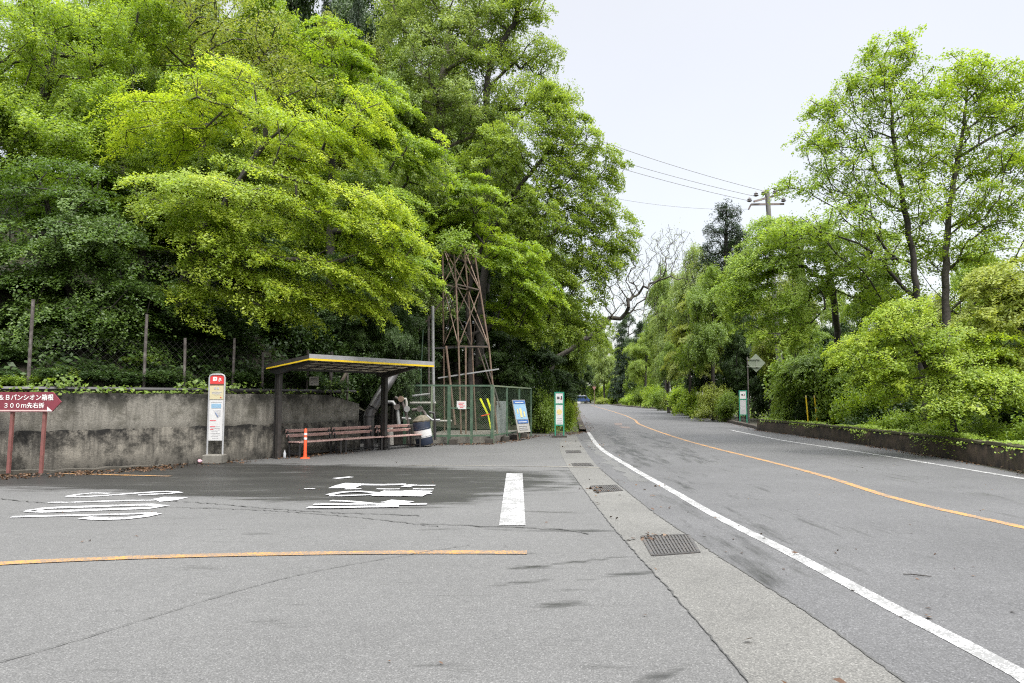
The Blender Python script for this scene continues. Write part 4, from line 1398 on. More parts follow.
# rusty lattice tower
tw = thing('steel_tower', 'rusty braced steel tower rising from the pump compound', 'tower', (-1.8, 27.5, 0))
dF, dB = 26.6, 28.6
lev = {}
fl = [at(461, 436, dF), at(458.5, 346, dF), at(456, 284, dF), at(453, 241, dF)]
frr = [at(497.5, 436, dF + 0.2), at(489, 347, dF + 0.2), at(480, 290, dF + 0.2), at(473, 244, dF + 0.2)]
bl_ = [at(444.5, 430, dB), at(443.5, 346, dB), at(443, 284, dB), at(442.5, 246, dB)]
brr = [at(476, 430, dB + 0.2), at(472, 347, dB + 0.2), at(468, 290, dB + 0.2), at(464, 248, dB + 0.2)]
for lg in (fl, frr, bl_, brr):
    lg[0] = np.array((lg[0][0], lg[0][1], 0.25))
    MB().tube(lg, 0.034, 8).build('leg', M['rust'], tw, True)
for (A_, B_) in ((fl, frr), (bl_, brr), (fl, bl_), (frr, brr)):
    for k in (1, 2): MB().bar(A_[k], B_[k], 0.045).build('rail', M['rust_dark'], tw)
    for k in (1, 2):
        MB().bar(A_[k], B_[k + 1], 0.036).build('brace', M['rust'], tw)
        MB().bar(B_[k], A_[k + 1], 0.036).build('brace', M['rust_dark' if k == 1 else 'rust'], tw)
MB().bar(fl[1] + np.array((0.27, 0, 0)), at(466, 435, dF), 0.06).build('strut', M['rust'], tw)
MB().tube([at(446, 346, dF), at(455, 425, dF)], 0.045, 8).build('strut', M['rust'], tw, True)
MB().tube([at(478, 348, dF + 0.4), at(491, 386, dF + 0.4), at(497, 405, dF + .4)], 0.03, 6).build('strut', M['rust_dark'], tw, True)
MB().tube([at(482, 348, dF + 0.6), at(494, 387, dF + 0.6), at(500, 407, dF + .6)], 0.03, 6).build('strut', M['post_grey'], tw, True)
MB().bar(at(414, 349, dF + 0.5), at(489, 346, dF + 0.5), 0.07).build('platform_beam', M['black_steel'], tw)
MB().bar(at(438, 378, dF + 0.1), at(499, 369, dF + 0.1), 0.05).build('platform_beam', M['galv'], tw)
MB().bar(at(420, 278, dB), at(443, 247, dB), 0.05).build('brace', M['fence_green'], tw)
MB().bar(at(418, 332, dF + 0.8), at(454, 286, dF + 0.8), 0.05).build('brace', M['rust_dark'], tw)
MB().bar(at(416, 290, dB), at(441, 296, dB), 0.045).build('brace', M['rust_dark'], tw)

pd = 26.0
pp = thing('pipe_stack', 'pair of tall pale vertical pipes left of the rusty tower', 'pipes', (at(432, 400, pd)[0], pd, 0.1))
MB().tube([at(433.5, 402, pd), at(432.6, 306, pd)], 0.06, 10).build('pipe', M['galv'], pp, True)
MB().tube([at(429, 398, pd), at(428.6, 316, pd)], 0.04, 8).build('pipe', M['post_grey'], pp, True)
MB().tube([at(420.5, 440, pd), at(421, 372, pd), at(423, 330, pd)], 0.025, 8).build('pipe', M['fence_green'], pp, True)
for (a, b, r_, m_) in (((412, 396), (430, 394), .045, 'galv'), ((410, 403), (436, 403), .05, 'offwhite'), ((436, 421), (452, 421), .04, 'offwhite')):
    MB().tube([at(*a, pd), at(*b, pd)], r_, 8).build('pipe', M[m_], pp, True)
MB().tube([at(434, 402, pd), at(434, 436, pd), np.array((at(434, 436, pd)[0], pd, 0.0))], 0.04, 8).build('pipe', M['post_grey'], pp, True)

vd = 24.2
vp = thing('valve_pipes', 'tangle of pale water pipes and valves behind the benches', 'pipes', (at(402, 425, vd)[0], vd, 0))
for pts, r_, m_ in (([(387, 402), (393, 402), (397, 408), (399, 424)], .06, 'galv'), ([(399, 399), (406, 399), (406.5, 402), (406.5, 420)], .045, 'offwhite'),
                    ([(395, 397), (402, 401), (408, 420), (409, 444)], .05, 'post_grey'), ([(412, 410), (420, 409), (424, 412), (427, 418)], .055, 'post_grey'),
                    ([(426, 415), (432, 420), (440, 420)], .04, 'galv'), ([(429, 412), (434, 413), (435, 420), (435, 440)], .045, 'black_steel'),
                    ([(390, 425), (391, 448)], .10, 'offwhite'), ([(402, 418), (411, 419)], .04, 'galv')):
    MB().tube([at(*p, vd) for p in pts], r_, 10).build('pipe', M[m_], vp, True)
for p, m_ in (((401, 399), 'rust'), ((407, 409), 'galv'), ((420, 409), 'post_grey'), ((397, 407), 'post_grey')):
    c_ = at(*p, vd - 0.07); MB().tube([c_ - UY * 0.04, c_ + UY * 0.05], 0.10, 12).build('valve', M[m_], vp, True)
vb = MB().box(np.array((at(400, 440, 24.9)[0], 24.9, 0.35)), UX, UY, UZ, 0.95, 0.5, 0.7).build('plinth', M['conc_dark'], vp, bevel=0.04)

# black duct bending up out of the ground
dd0 = 22.85
du = thing('black_duct', 'thick dark duct rising behind the benches and bending towards the wall', 'duct', (at(369, 440, dd0)[0], dd0, 0))
dpts = [np.array((at(369, 440, dd0)[0], dd0, -0.05)), at(369, 425, dd0), at(369, 416.5, dd0), at(370, 412, dd0 + .02), at(372.3, 408.5, dd0 + .05), at(380, 395.5, dd0 + 0.3), at(388, 383, dd0 + .6), at(399, 366, dd0 + 2.2)]
MB().tube(dpts[:3], 0.165, 16).build('riser', M['duct'], du, True)
MB().tube(dpts[2:5], 0.165, 16).build('elbow', M['duct'], du, True)
MB().tube(dpts[4:], 0.165, 16).build('slope_pipe', M['duct'], du, True)
for q_ in (dpts[2], dpts[4]):
    MB().tube([q_ - UZ * 0.02, q_ + UZ * 0.03], 0.18, 16).build('collar', M['black_steel'], du, True)

# leaning drum
dbp = np.array((at(423, 445, 24.0)[0] + 0.06, 24.0, 0.0))
ax = np.array((-0.17, -0.05, 0.98)); ax /= np.linalg.norm(ax)
dr = thing('oil_drum', 'dark blue drum with a white band leaning beside the benches', 'drum', dbp)


def dz(t): return dbp + UZ * 0.06 + ax * t


MB().tube([dz(t) for t in (0, 0.02, 0.27, 0.28, 0.29, 0.46)], [0.27, 0.285, 0.285, 0.295, 0.285, 0.285], 22).tube([dz(t) for t in (0.44, 0.54, 0.55, 0.56, 0.76, 0.78)], [0.285, 0.285, 0.295, 0.285, 0.285, 0.28], 22).build('body', M['drum'], dr, True)
MB().tube([dz(0.25), dz(0.50)], 0.2885, 22).build('white_band', M['white'], dr, True)
sk_ = thing('grey_sack', 'crumpled grey sack stuffed on top of the dark blue drum', 'sack', dz(0.78))
MB().tube([dz(t) + np.array((0.02 * math.sin(9 * t), 0, 0)) for t in (0.775, 0.82, 0.87, 0.94, 0.98)], [0.285, 0.30, 0.25, 0.17, 0.06], 9).build('sack', M['sack'], sk_, False)

# ------------------------------------------------------------------ green bus stop signs further along the road
def green_stop(name, label, px, base_y, top_y, wpx, m_low):
    b = gr(px, base_y); d_ = b[1]; zt_ = CAMZ + (398 - top_y) / F * d_; w_ = wpx / F * d_
    t = thing(name, label, 'bus stop sign', b, 'green framed bus stop signs')
    for s_ in (-1, 1): MB().bar(b + UX * s_ * w_ / 2, b + UX * s_ * w_ / 2 + UZ * zt_, 0.05).build('post', M['gutgreen'], t)
    zs = zt_ * 0.72
    for z in (zt_ - 0.02, zt_ * 0.735, zt_ * 0.27): MB().bar(b - UX * w_ / 2 + UZ * z, b + UX * w_ / 2 + UZ * z, 0.045).build('rail', M['gutgreen'], t)
    h_ = w_ / 2 - 0.024
    card('header', -h_, h_, zt_ * 0.75, zt_ - 0.04, M['white'], t, b, 0.0, 0.01)
    card('timetable', -h_, h_, zt_ * 0.285, zt_ * 0.72, M[m_low], t, b, 0.0, 0.01)
    zc = zt_ * 0.87
    mb = MB()   # little bus mark
    mb.box(b + UX * -0.04 + UZ * zc - UY * 0.013, UX, UY, UZ, 0.10, 0.004, 0.10)
    mb.box(b + UX * 0.09 + UZ * (zc + 0.0) - UY * 0.013, UX, UY, UZ, 0.05, 0.004, 0.14)
    mb.build('header_mark', M['ink'], t)
    card('red_spot', 0.03, 0.07, zc - 0.07, zc - 0.02, M['pinkred'], t, b, 0.011, 0.004)
    mb = MB()
    mb.prism([(0.11 * math.cos(a), 0.11 * math.sin(a)) for a in np.linspace(0, 2 * math.pi, 17)[:-1]], b + UZ * zt_ * 0.56 - UY * 0.011, UX, UZ, 0.004)
    mb.build('route_circle', M['ochre' if m_low == 'white' else 'greyprint'], t)
    mb = MB()
    for z in (0.42, 0.38, 0.34, 0.31): mb.box(b + UZ * zt_ * z - UY * 0.012, UX, UY, UZ, w_ * 0.6, 0.004, 0.02)
    mb.build('print', M['greyprint'], t)
    MB().box(b + UZ * 0.04, UX, UY, UZ, w_ + 0.25, 0.3, 0.08).build('base', M['conc_dark'], t)


green_stop('bus_stop_sign', 'green framed bus stop sign with white panels at the end of the fence', 559.5, 437.5, 392, 8.5, 'white')
green_stop('bus_stop_sign', 'green framed bus stop sign with grey panel across the road', 743.5, 424.0, 390.5, 7.0, 'greyprint')

# diamond warning sign seen from behind
gd = 41.0
dc = at(756, 363, gd)
ds = thing('diamond_sign', 'grey green diamond road sign seen from behind beside the far bus stop', 'road sign', (at(748.3, 400, gd)[0], gd, 0))
h_ = 0.53
MB().prism([(0, -h_), (h_, 0), (0, h_), (-h_, 0)], dc - UY * 0.0, UX, UZ, 0.02).build('plate', M['sign_back'], ds)
MB().box(dc + UX * 0.03 - UY * 0.035, UX, UY, UZ, 0.06, 0.03, 0.5).build('bracket', M['bracket'], ds)
xp = at(748.3, 400, gd)[0]
for dz_ in (0.22, -0.22): MB().bar((xp - 0.06, gd - 0.07, dc[2] + dz_), (dc[0] + 0.22, gd - 0.07, dc[2] + dz_), 0.035).build('arm', M['bracket'], ds)
MB().tube([(xp, gd - 0.03, 0), (xp, gd - 0.03, dc[2] + 0.35)], 0.032, 10).build('post', M['post_grey'], ds, True)

# ------------------------------------------------------------------ utility pole and lines
ud = 36.0
ub = np.array((at(781, 380, ud)[0] + 0.1, ud, 0)); ut = at(767, 190, ud)
up_ = thing('utility_pole', 'grey concrete utility pole with insulators rising above the roadside trees', 'utility pole', ub)
MB().tube([ub, ub * 0.5 + ut * 0.5, ut], [0.17, 0.14, 0.115], 14).build('pole', M['polec'], up_, True)
a1, a2 = at(754, 201.5, ud - 0.2), at(783, 193.5, ud + 0.3)
MB().bar(a1, a2, 0.10).build('crossarm', M['arm'], up_)
b1, b2 = at(751, 204.5, ud), at(784, 204, ud)
MB().bar(b1, b2, 0.09).build('crossarm', M['arm'], up_)
MB().bar(b1, at(748.5, 209.5, ud), 0.07).build('brace', M['arm'], up_)


def insul(p, s=1.0):
    p = np.array(p)
    MB().tube([p + UZ * z * s for z in (-0.05, 0.0, 0.05, 0.1, 0.14, 0.2)], [0.05 * s, 0.14 * s, 0.09 * s, 0.11 * s, 0.06 * s, 0.03 * s], 10).build('insulator', M['porcelain'], up_, True)


for p in ((749.5, 201), (756, 195.5), (763.5, 194), (775, 193), (780.5, 190), (783.5, 201)): insul(at(*p, ud - 0.1))
pole_ends = [((762, 190.5), (540, 118)), ((754, 196), (520, 128)), ((748, 200.5), (515, 134)), ((750, 209), (560, 186))]
wl_lab = ['uppermost thin cable crossing the sky from the utility pole', 'second cable from the top crossing the sky', 'third cable from the top crossing the sky', 'faint lowest cable crossing the sky into the trees']
for k, (a, b) in enumerate(pole_ends):
    A_ = at(*a, ud); B_ = at(*b, 34.0)
    pts = [A_ + (B_ - A_) * t - UZ * 0.35 * 4 * t * (1 - t) * (0.6 if k < 3 else 1) for t in np.linspace(0, 1, 24)]
    o = MB().tube(pts, 0.013 if k < 3 else 0.008, 6).build('power_line', M['wire'], None, True)
    tag(o, wl_lab[k], 'cable', 'cables from the utility pole')
    pts2 = [A_ + (np.array((22.0, 12.0, A_[2] + 0.4)) - A_) * t - UZ * 1.2 * t * (1 - t) for t in np.linspace(0, 1, 20)]

# ------------------------------------------------------------------ mossy parapet on the right
pw = smooth_poly(np.vstack([gr(1180, 512), gr(1024, 472.5), gr(950, 459), gr(880, 447.5), gr(800, 436), gr(757, 430.2)]), 0.5)[:, :2][::-1]
pr_ = thing('parapet_wall', 'low mossy dark concrete parapet along the right edge of the road', 'wall', (*pw[len(pw) // 2], 0))
Pd = resample(pw, 70)
# line runs towards the camera, so its left hand side is away from the road
side_ = 1.0 if offs(Pd, 1.0)[35][0] > Pd[35][0] else -1.0
wall_part('wall_body', Pd, 0.0 if side_ > 0 else 0.3, 0.3 if side_ > 0 else 0.0, -0.05, 0.50 + 0 * np.arange(70), M['mossy'], pr_, 0.012)
wall_part('coping', Pd, 0.02 if side_ > 0 else 0.32, 0.32 if side_ > 0 else 0.02, 0.495, 0.56 + 0 * np.arange(70), M['mosstop'], pr_, 0.012)
kb = smooth_poly(np.vstack([gr(757, 430), gr(745, 426.5), gr(700, 416.5), gr(661, 409.5), (21.2, 128, 0), (22.5, 165, 0)]), 1.0)[:, :2]
kbr = resample(kb, 90)
mbk = MB(); f_, b_ = offs(kbr, 0.0), offs(kbr, -0.28)
if b_[10][0] < f_[10][0]: b_ = offs(kbr, 0.28)
vs = []
for i in range(90): vs += [pt(f_[i], -0.02), pt(f_[i], 0.16), pt(b_[i], 0.17), pt(b_[i], -0.02)]
fs = []
for i in range(89):
    a = 4 * i; fs += [(a, a + 4, a + 5, a + 1), (a + 1, a + 5, a + 6, a + 2), (a + 2, a + 6, a + 7, a + 3)]
tag(mbk.add(vs, fs + [(0, 1, 2, 3)]).build('road_kerb', M['kerb']), kind='structure')
kl = resample(smooth_poly(np.vstack([gr(586, 432), gr(582, 422), gr(578, 413.2), gr(575.3, 407.5)]), 1.0)[:, :2], 40)
mbk = MB(); f_, b_ = offs(kl, -0.0), offs(kl, 0.3)
vs = []
for i in range(40): vs += [pt(f_[i], -0.02), pt(f_[i], 0.13), pt(b_[i], 0.14), pt(b_[i], -0.02)]
tag(mbk.add(vs, [x for i in range(39) for x in ((4 * i, 4 * i + 4, 4 * i + 5, 4 * i + 1), (4 * i + 1, 4 * i + 5, 4 * i + 6, 4 * i + 2))]).build('road_kerb', M['kerb']), kind='structure')

for i, (px, lab) in enumerate(((808.5, 'thin yellow marker stake among the bushes behind the parapet'), (817.5, 'second thin yellow marker stake just right of its twin'))):
    b = at(px, 404, 30.5); b[2] = 0.0
    t = thing('marker_stake', lab, 'stake', b, 'yellow stakes in the bushes')
    MB().tube([b, b + np.array((-0.10 - 0.02 * i, 0, 1.68))], 0.03, 8).build('rod', M['yellow_trim'], t, True)
    MB().tube([b + np.array((-0.098 - 0.02 * i, 0, 1.62)), b + np.array((-0.102 - 0.02 * i, 0, 1.71))], 0.034, 8).build('cap', M['ochre'], t, True)

# ------------------------------------------------------------------ drain grates in the gutter
grates = [([(642, 537), (688, 535.5), (699, 553), (653, 556.5)], 'rusty iron drain grate, the nearest one in the concrete gutter', True),
          ([(591, 486.5), (616, 485.5), (622, 491), (596, 493)], 'iron drain grate with dead leaves midway along the gutter', True),
          ([(572, 463.8), (590, 463.5), (593, 466.2), (574, 466.6)], 'iron drain grate at the seam across the gutter', True),
          ([(566, 451), (580, 450.8), (581, 453), (567, 453.3)], 'farthest iron drain grate in the concrete gutter', True)]
for qd, lab, _ in grates:
    q4 = [gr(*p) for p in qd]
    c_ = sum(q4) / 4
    t = thing('drain_grate', lab, 'drain grate', c_, 'drain grates along the gutter')
    a, b, c3, d3 = q4
    L4 = lambda s_, r_: (a * (1 - s_) + b * s_) * (1 - r_) + (d3 * (1 - s_) + c3 * s_) * r_
    z_ = UZ * 0.006
    MB().add([v + UZ * 0.006 for v in q4], [(3, 2, 1, 0) if np.cross(b - a, c3 - b)[2] < 0 else (0, 1, 2, 3)]).build('pit', M['pit'], t)
    mb = MB()
    for s_ in np.linspace(0, 1, 15): mb.bar(L4(s_, 0.03) + UZ * 0.010, L4(s_, 0.97) + UZ * 0.010, 0.020, 0.012)
    for r_ in np.linspace(0, 1, 5): mb.bar(L4(0, r_) + UZ * 0.012, L4(1, r_) + UZ * 0.012, 0.018, 0.010)
    mb.build('bars', M['grate'], t)
    mb = MB()
    for e0, e1 in ((a, b), (b, c3), (c3, d3), (d3, a)): mb.bar(e0 + UZ * 0.008, e1 + UZ * 0.008, 0.035, 0.012)
    mb.build('frame', M['grate'], t)

# ------------------------------------------------------------------ far end of the road
cb = np.array((17.2, 186.0, 0.35))
cb[0] = at(581, 398, 186)[0]
car = thing('parked_van', 'blue van with a pale roof parked beyond the far bend', 'van', cb)
prof = [(-2.1, 0.35), (2.1, 0.35), (2.15, 0.95), (1.75, 1.15), (1.35, 1.75), (-1.9, 1.8), (-2.1, 1.1)]
MB().prism(prof, cb + UY * 0.8, UX, UZ, 1.6).build('body', M['car_blue'], car, bevel=0.05)
MB().prism([(-1.9, 1.80), (1.33, 1.76), (1.2, 1.93), (-1.8, 1.95)], cb + UY * 0.76, UX, UZ, 1.52).build('roof', M['car_white'], car, bevel=0.03)
for x0_, x1_ in ((-1.8, -0.6), (-0.5, 0.5)): MB().prism([(x0_, 1.15), (x1_, 1.15), (x1_, 1.65), (x0_, 1.65)], cb - UY * 0.801, UX, UZ, 0.01).build('window', M['glass'], car)
MB().prism([(0.6, 1.15), (1.6, 1.15), (1.25, 1.65), (0.6, 1.65)], cb - UY * 0.801, UX, UZ, 0.01).build('window', M['glass'], car)
for x in (-1.3, 1.35):
    for y in (-0.72, 0.72):
        c_ = cb + UX * x + UY * y + UZ * 0.32
        w_ = MB().tube([c_ - UY * 0.1, c_ + UY * 0.1], 0.32, 18).build('wheel', M['rubber'], car, True)
hb = np.array((at(577, 398, 215)[0], 215.0, 0.0))
hs = thing('white_house', 'small white house glimpsed through leaves above the blue van', 'house', hb)
MB().box(hb + UZ * 2.2, UX, UY, UZ, 1.8, 3.0, 4.4).build('wall', M['white'], hs)
MB().prism([(-1.1, 4.4), (1.1, 4.4), (0, 5.0)], hb + UY * 1.7, UX, UZ, 3.4).build('roof', M['roof_grey'], hs)
MB().prism([(-0.6, 2.0), (0.6, 2.0), (0.6, 3.2), (-0.6, 3.2)], hb - UY * 1.503, UX, UZ, 0.02).build('window', M['glass'], hs)
rs = np.array((at(594.3, 398, 172)[0], 172.0, 0.0))
rt = thing('triangle_sign', 'small faded pink triangular sign on a post beyond the far bend', 'road sign', rs)
MB().tube([rs, rs + UZ * 4.6], 0.07, 8).build('post', M['rust'], rt, True)
MB().prism([(0, 3.4), (0.5, 4.3), (-0.5, 4.3)], rs - UY * 0.08, UX, UZ, 0.03).build('plate', simple('faded_pink', (0.26, 0.13, 0.11), 0.6), rt)
# ------------------------------------------------------------------ trees
def hz(x, y):
    z, sd = hill_z([(x, y)])
    return float(z[0]) if sd[0] > 0 else 0.0


def foot(px, d, z=None):
    x = (px - 512) / F * d
    return np.array((x, d, (hz(x, d) if z is None else z) - 0.15))


DENS = 1.35


def TR(base, *pts):
    return [base] + [at(*p) for p in pts]


HW = 'trees on the wooded hillside'
# -- hillside, front row
b = foot(178, 20.6)
hero('maple_tree', 'bright lime maple with layered boughs reaching out over the bus shelter', 'tree', b,
     TR(b, (181, 300, 20.4), (195, 250, 20.0), (235, 190, 19.6), (265, 140, 19.6)),
     [B(165, 125, 60, 38, 20.6, 52), B(225, 100, 55, 38, 20.6, 44), B(300, 140, 62, 42, 19.6, 60), B(355, 125, 36, 34, 20, 32), B(255, 200, 85, 32, 18.9, 80),
      B(360, 215, 50, 32, 19.2, 52), B(185, 205, 55, 32, 18.9, 46), B(385, 268, 32, 20, 19.8, 26), B(330, 275, 50, 24, 19.2, 42), B(250, 262, 40, 22, 18.9, 28), B(270, 296, 46, 14, 19.0, 30), B(370, 292, 40, 14, 19.6, 28), B(320, 300, 34, 12, 19.6, 16), B(405, 245, 24, 22, 19.4, 20), B(225, 240, 46, 22, 18.8, 30), B(196, 285, 16, 30, 18.9, 16)],
     'maple', 0.17, M['lime'], M['bark'], 11, HW, layer=0.75, up=0.25, shell=0.2)
b = foot(78, 19.0)
hero('maple_tree', 'deep green maple with drooping sprays above the maroon arrow sign', 'tree', b,
     TR(b, (80, 330, 18.8), (70, 280, 18.6), (50, 220, 18.5), (40, 180, 18.5)),
     [B(35, 185, 65, 30, 18.2, 52), B(95, 235, 50, 30, 17.8, 46), B(20, 260, 55, 35, 17.4, 52), B(118, 290, 38, 30, 18.0, 34), B(50, 320, 55, 25, 17.4, 40), B(-45, 230, 60, 60, 17.5, 40), B(130, 345, 26, 16, 18.4, 14), B(0, 350, 40, 14, 17.2, 16)],
     'maple', 0.15, M['deep'], M['bark_dark'], 12, HW, layer=0.7, up=0.25, shell=0.2)
b = foot(10, 25.0)
hero('deciduous_tree', 'soft green tree filling the upper left corner of the wood', 'tree', b,
     TR(b, (15, 230, 24.6), (25, 150, 24), (50, 80, 23.6), (60, 30, 23.6)),
     [B(60, 50, 80, 45, 23.0, 90), B(10, 120, 55, 38, 21.8, 56), B(-30, 40, 60, 60, 23.5, 50), B(110, 110, 45, 35, 22.2, 46), B(130, 20, 50, 35, 24.0, 46), B(60, 140, 50, 20, 21.4, 36)],
     'broad', 0.2, M['bright'], M['bark'], 13, HW, shell=0.3, over=dict(n_leaf=210, leaf=0.085))
b = foot(205, 26.0)
hero('deciduous_tree', 'thinly leaved olive tree with bare twigs showing above the lime maple', 'tree', b,
     TR(b, (203, 180, 26), (200, 100, 25.8), (192, 50, 25.6), (190, 0, 25.6)),
     [B(205, 15, 55, 40, 25.4, 46), B(255, 40, 50, 34, 25.0, 44), B(290, 85, 45, 28, 24.6, 40), B(240, 95, 50, 28, 24.6, 40), B(170, 40, 36, 34, 25, 24)],
     'loose', 0.14, M['olive'], M['bark'], 14, HW, shell=0.2, over=dict(n_leaf=62, leaf=0.10))
b = foot(330, 27.0)
hero('deciduous_tree', 'yellow green tree rising behind the lime maple and the shelter', 'tree', b,
     TR(b, (332, 200, 27), (335, 140, 27), (345, 90, 27)),
     [B(330, 60, 45, 40, 26.5, 50), B(375, 110, 42, 34, 26.0, 50), B(420, 165, 40, 32, 26.0, 44), B(395, 215, 34, 26, 25.0, 34), B(310, 110, 40, 30, 26.0, 40), B(415, 275, 24, 18, 25.0, 20)],
     'maple', 0.16, M['bright'], M['bark_dark'], 15, HW, shell=0.2, layer=0.7, over=dict(leaf=0.10))
b = foot(440, 37.0)
hero('deciduous_tree', 'tall pale green tree with fine leaves high on the slope', 'tree', b,
     TR(b, (442, 230, 37), (440, 140, 37), (445, 60, 37), (450, 20, 37)),
     [B(435, 60, 55, 45, 36.5, 90), B(480, 30, 40, 40, 37, 60), B(410, 20, 40, 40, 37.5, 50), B(470, 110, 45, 34, 36, 60), B(400, 120, 36, 34, 36, 46), B(440, 0, 60, 30, 37.5, 40)],
     'broad', 0.3, M['pale'], M['bark_pale'], 16, HW, shell=0.3, over=dict(n_leaf=170, leaf=0.12, radius=0.65))
b = foot(486, 36.0)
hero('deciduous_tree', 'tall dark limbed tree at the upper edge of the wood against the sky', 'tree', b,
     TR(b, (486, 250, 36), (487, 150, 36), (489, 70, 36), (515, 20, 36), (525, -20, 36)),
     [B(525, 10, 24, 24, 36, 30), B(540, 55, 20, 26, 36, 24), B(500, 60, 30, 30, 36, 30), B(525, 100, 34, 24, 35.6, 36), B(560, 95, 20, 16, 35.5, 16), B(540, -30, 30, 20, 36, 20), B(500, 0, 26, 26, 36, 24)],
     'loose', 0.2, M['fresh'], M['bark_dark'], 17, HW, shell=0.1, over=dict(n_leaf=140, leaf=0.105, radius=0.52), k_len=0.15, asc=0.7, up=0.8)
b = foot(478, 33.5)
hero('deciduous_tree', 'broad spreading tree with dark arching limbs leaning out towards the road', 'tree', b,
     TR(b, (480, 330, 33.4), (484, 280, 33.2), (492, 235, 33), (520, 185, 33), (550, 150, 33)),
     [B(525, 140, 48, 34, 33, 62), B(572, 145, 34, 32, 33, 46), B(597, 200, 32, 32, 33, 46), B(600, 255, 28, 28, 33, 40), B(550, 215, 40, 30, 32.5, 50), B(490, 165, 38, 32, 33.4, 42), B(570, 290, 34, 24, 33, 40), B(545, 325, 34, 20, 33, 34), B(612, 165, 16, 18, 33, 14), B(585, 330, 26, 24, 34, 34), B(510, 210, 34, 30, 33, 40), B(572, 245, 36, 30, 33, 44), B(540, 275, 34, 26, 32.6, 40), B(560, 115, 24, 20, 33, 24), B(625, 230, 14, 24, 33, 16), B(562, 180, 34, 24, 33, 40), B(545, 100, 24, 18, 33, 20), B(520, 250, 36, 26, 33, 36)],
     'broad', 0.2, M['fresh'], M['bark_dark'], 18, HW, shell=0.15, over=dict(n_leaf=150, leaf=0.105, radius=0.52, thick=0.10), k_len=0.2, asc=0.5)
b = foot(470, 29.5)
hero('maple_tree', 'lime maple with flat sprays just above the rusty steel tower', 'tree', b,
     TR(b, (470, 350, 29.5), (468, 300, 29.4), (475, 260, 29.2), (490, 235, 29)),
     [B(462, 226, 38, 14, 29.6, 40), B(512, 258, 36, 20, 29.2, 40), B(538, 290, 28, 16, 28.8, 26), B(512, 315, 26, 16, 29.6, 22), B(430, 248, 24, 14, 29.6, 20), B(470, 195, 30, 18, 28.8, 24), B(450, 238, 20, 6, 26.4, 6)],
     'maple', 0.12, M['bright'], M['bark_dark'], 19, HW, shell=0.2, layer=0.6, over=dict(leaf=0.105))
b = foot(430, 30.5)
hero('deciduous_tree', 'small tree with whitish green leaves behind the steel tower', 'tree', b,
     TR(b, (431, 330, 30.5), (433, 270, 30.5), (436, 220, 30.3)),
     [B(420, 175, 34, 28, 29.8, 40), B(450, 205, 28, 24, 29.6, 30), B(405, 220, 26, 24, 29.8, 26), B(425, 300, 34, 26, 29.5, 28)],
     'broad', 0.13, M['pale'], M['bark'], 20, HW, shell=0.2)
# leaning tree, almost bare, over the road
b = foot(546, 39.0)
hero('bare_tree', 'leaning almost leafless tree with fine grey branches over the road', 'tree', b,
     TR(b, (552, 366, 39), (566, 352, 39), (583, 341, 39), (602, 327, 39), (620, 306, 39)),
     [B(640, 262, 40, 24, 39, 190), B(672, 244, 24, 22, 39, 120), B(616, 292, 38, 28, 39, 150), B(684, 268, 16, 20, 39, 60), B(628, 240, 26, 16, 39, 70), B(600, 270, 28, 24, 39, 80), B(596, 325, 26, 20, 39, 60), B(645, 305, 26, 16, 39, 60)],
     'loose', 0.13, M['olive'], M['bark'], 21, None, shell=0.05, over=dict(n_leaf=3, leaf=0.06, radius=0.3), k_len=0.06, arch=0.02, rmin=0.009, up=0.9, asc=0.6, power=0.55, jit=0.03)

# -- right side
b = foot(922, 24.0, 0)
hero('zelkova_tree', 'tall airy roadside tree with forked dark trunk, left of the pair', 'tree', b,
     TR(b, (920, 330, 24), (914, 270, 24), (906, 220, 24), (896, 160, 24), (890, 90, 24)),
     [B(890, 58, 26, 28, 24, 34), B(905, 50, 12, 22, 24, 14), B(858, 100, 42, 26, 24, 56), B(822, 108, 22, 12, 24, 18), B(905, 118, 42, 28, 23.5, 50), B(850, 158, 48, 20, 23.5, 50), B(800, 185, 30, 8, 23.5, 18),
      B(835, 222, 56, 16, 23, 46), B(782, 230, 26, 9, 23, 18), B(885, 190, 42, 24, 23.5, 40), B(868, 255, 46, 18, 23.5, 34), B(925, 92, 30, 26, 24.2, 36), B(925, 150, 30, 26, 24.2, 30), B(920, 205, 30, 22, 24.2, 26), B(870, 75, 26, 20, 24, 20), B(840, 135, 36, 16, 24, 26), B(800, 232, 44, 12, 22.6, 30), B(850, 195, 40, 16, 23.6, 26), B(905, 245, 34, 22, 24.6, 34), B(880, 300, 36, 20, 24.8, 26), B(815, 140, 26, 14, 23.6, 18)],
     'broad', 0.125, M['bright'], M['bark_dark'], 31, None, shell=0.05, over=dict(n_leaf=72, leaf=0.085, radius=0.37, thick=0.08, njit=0.45), k_len=0.12, arch=0.03, asc=0.75, up=0.9, power=0.5, rmin=0.014)
b = foot(948, 24.8, 0)
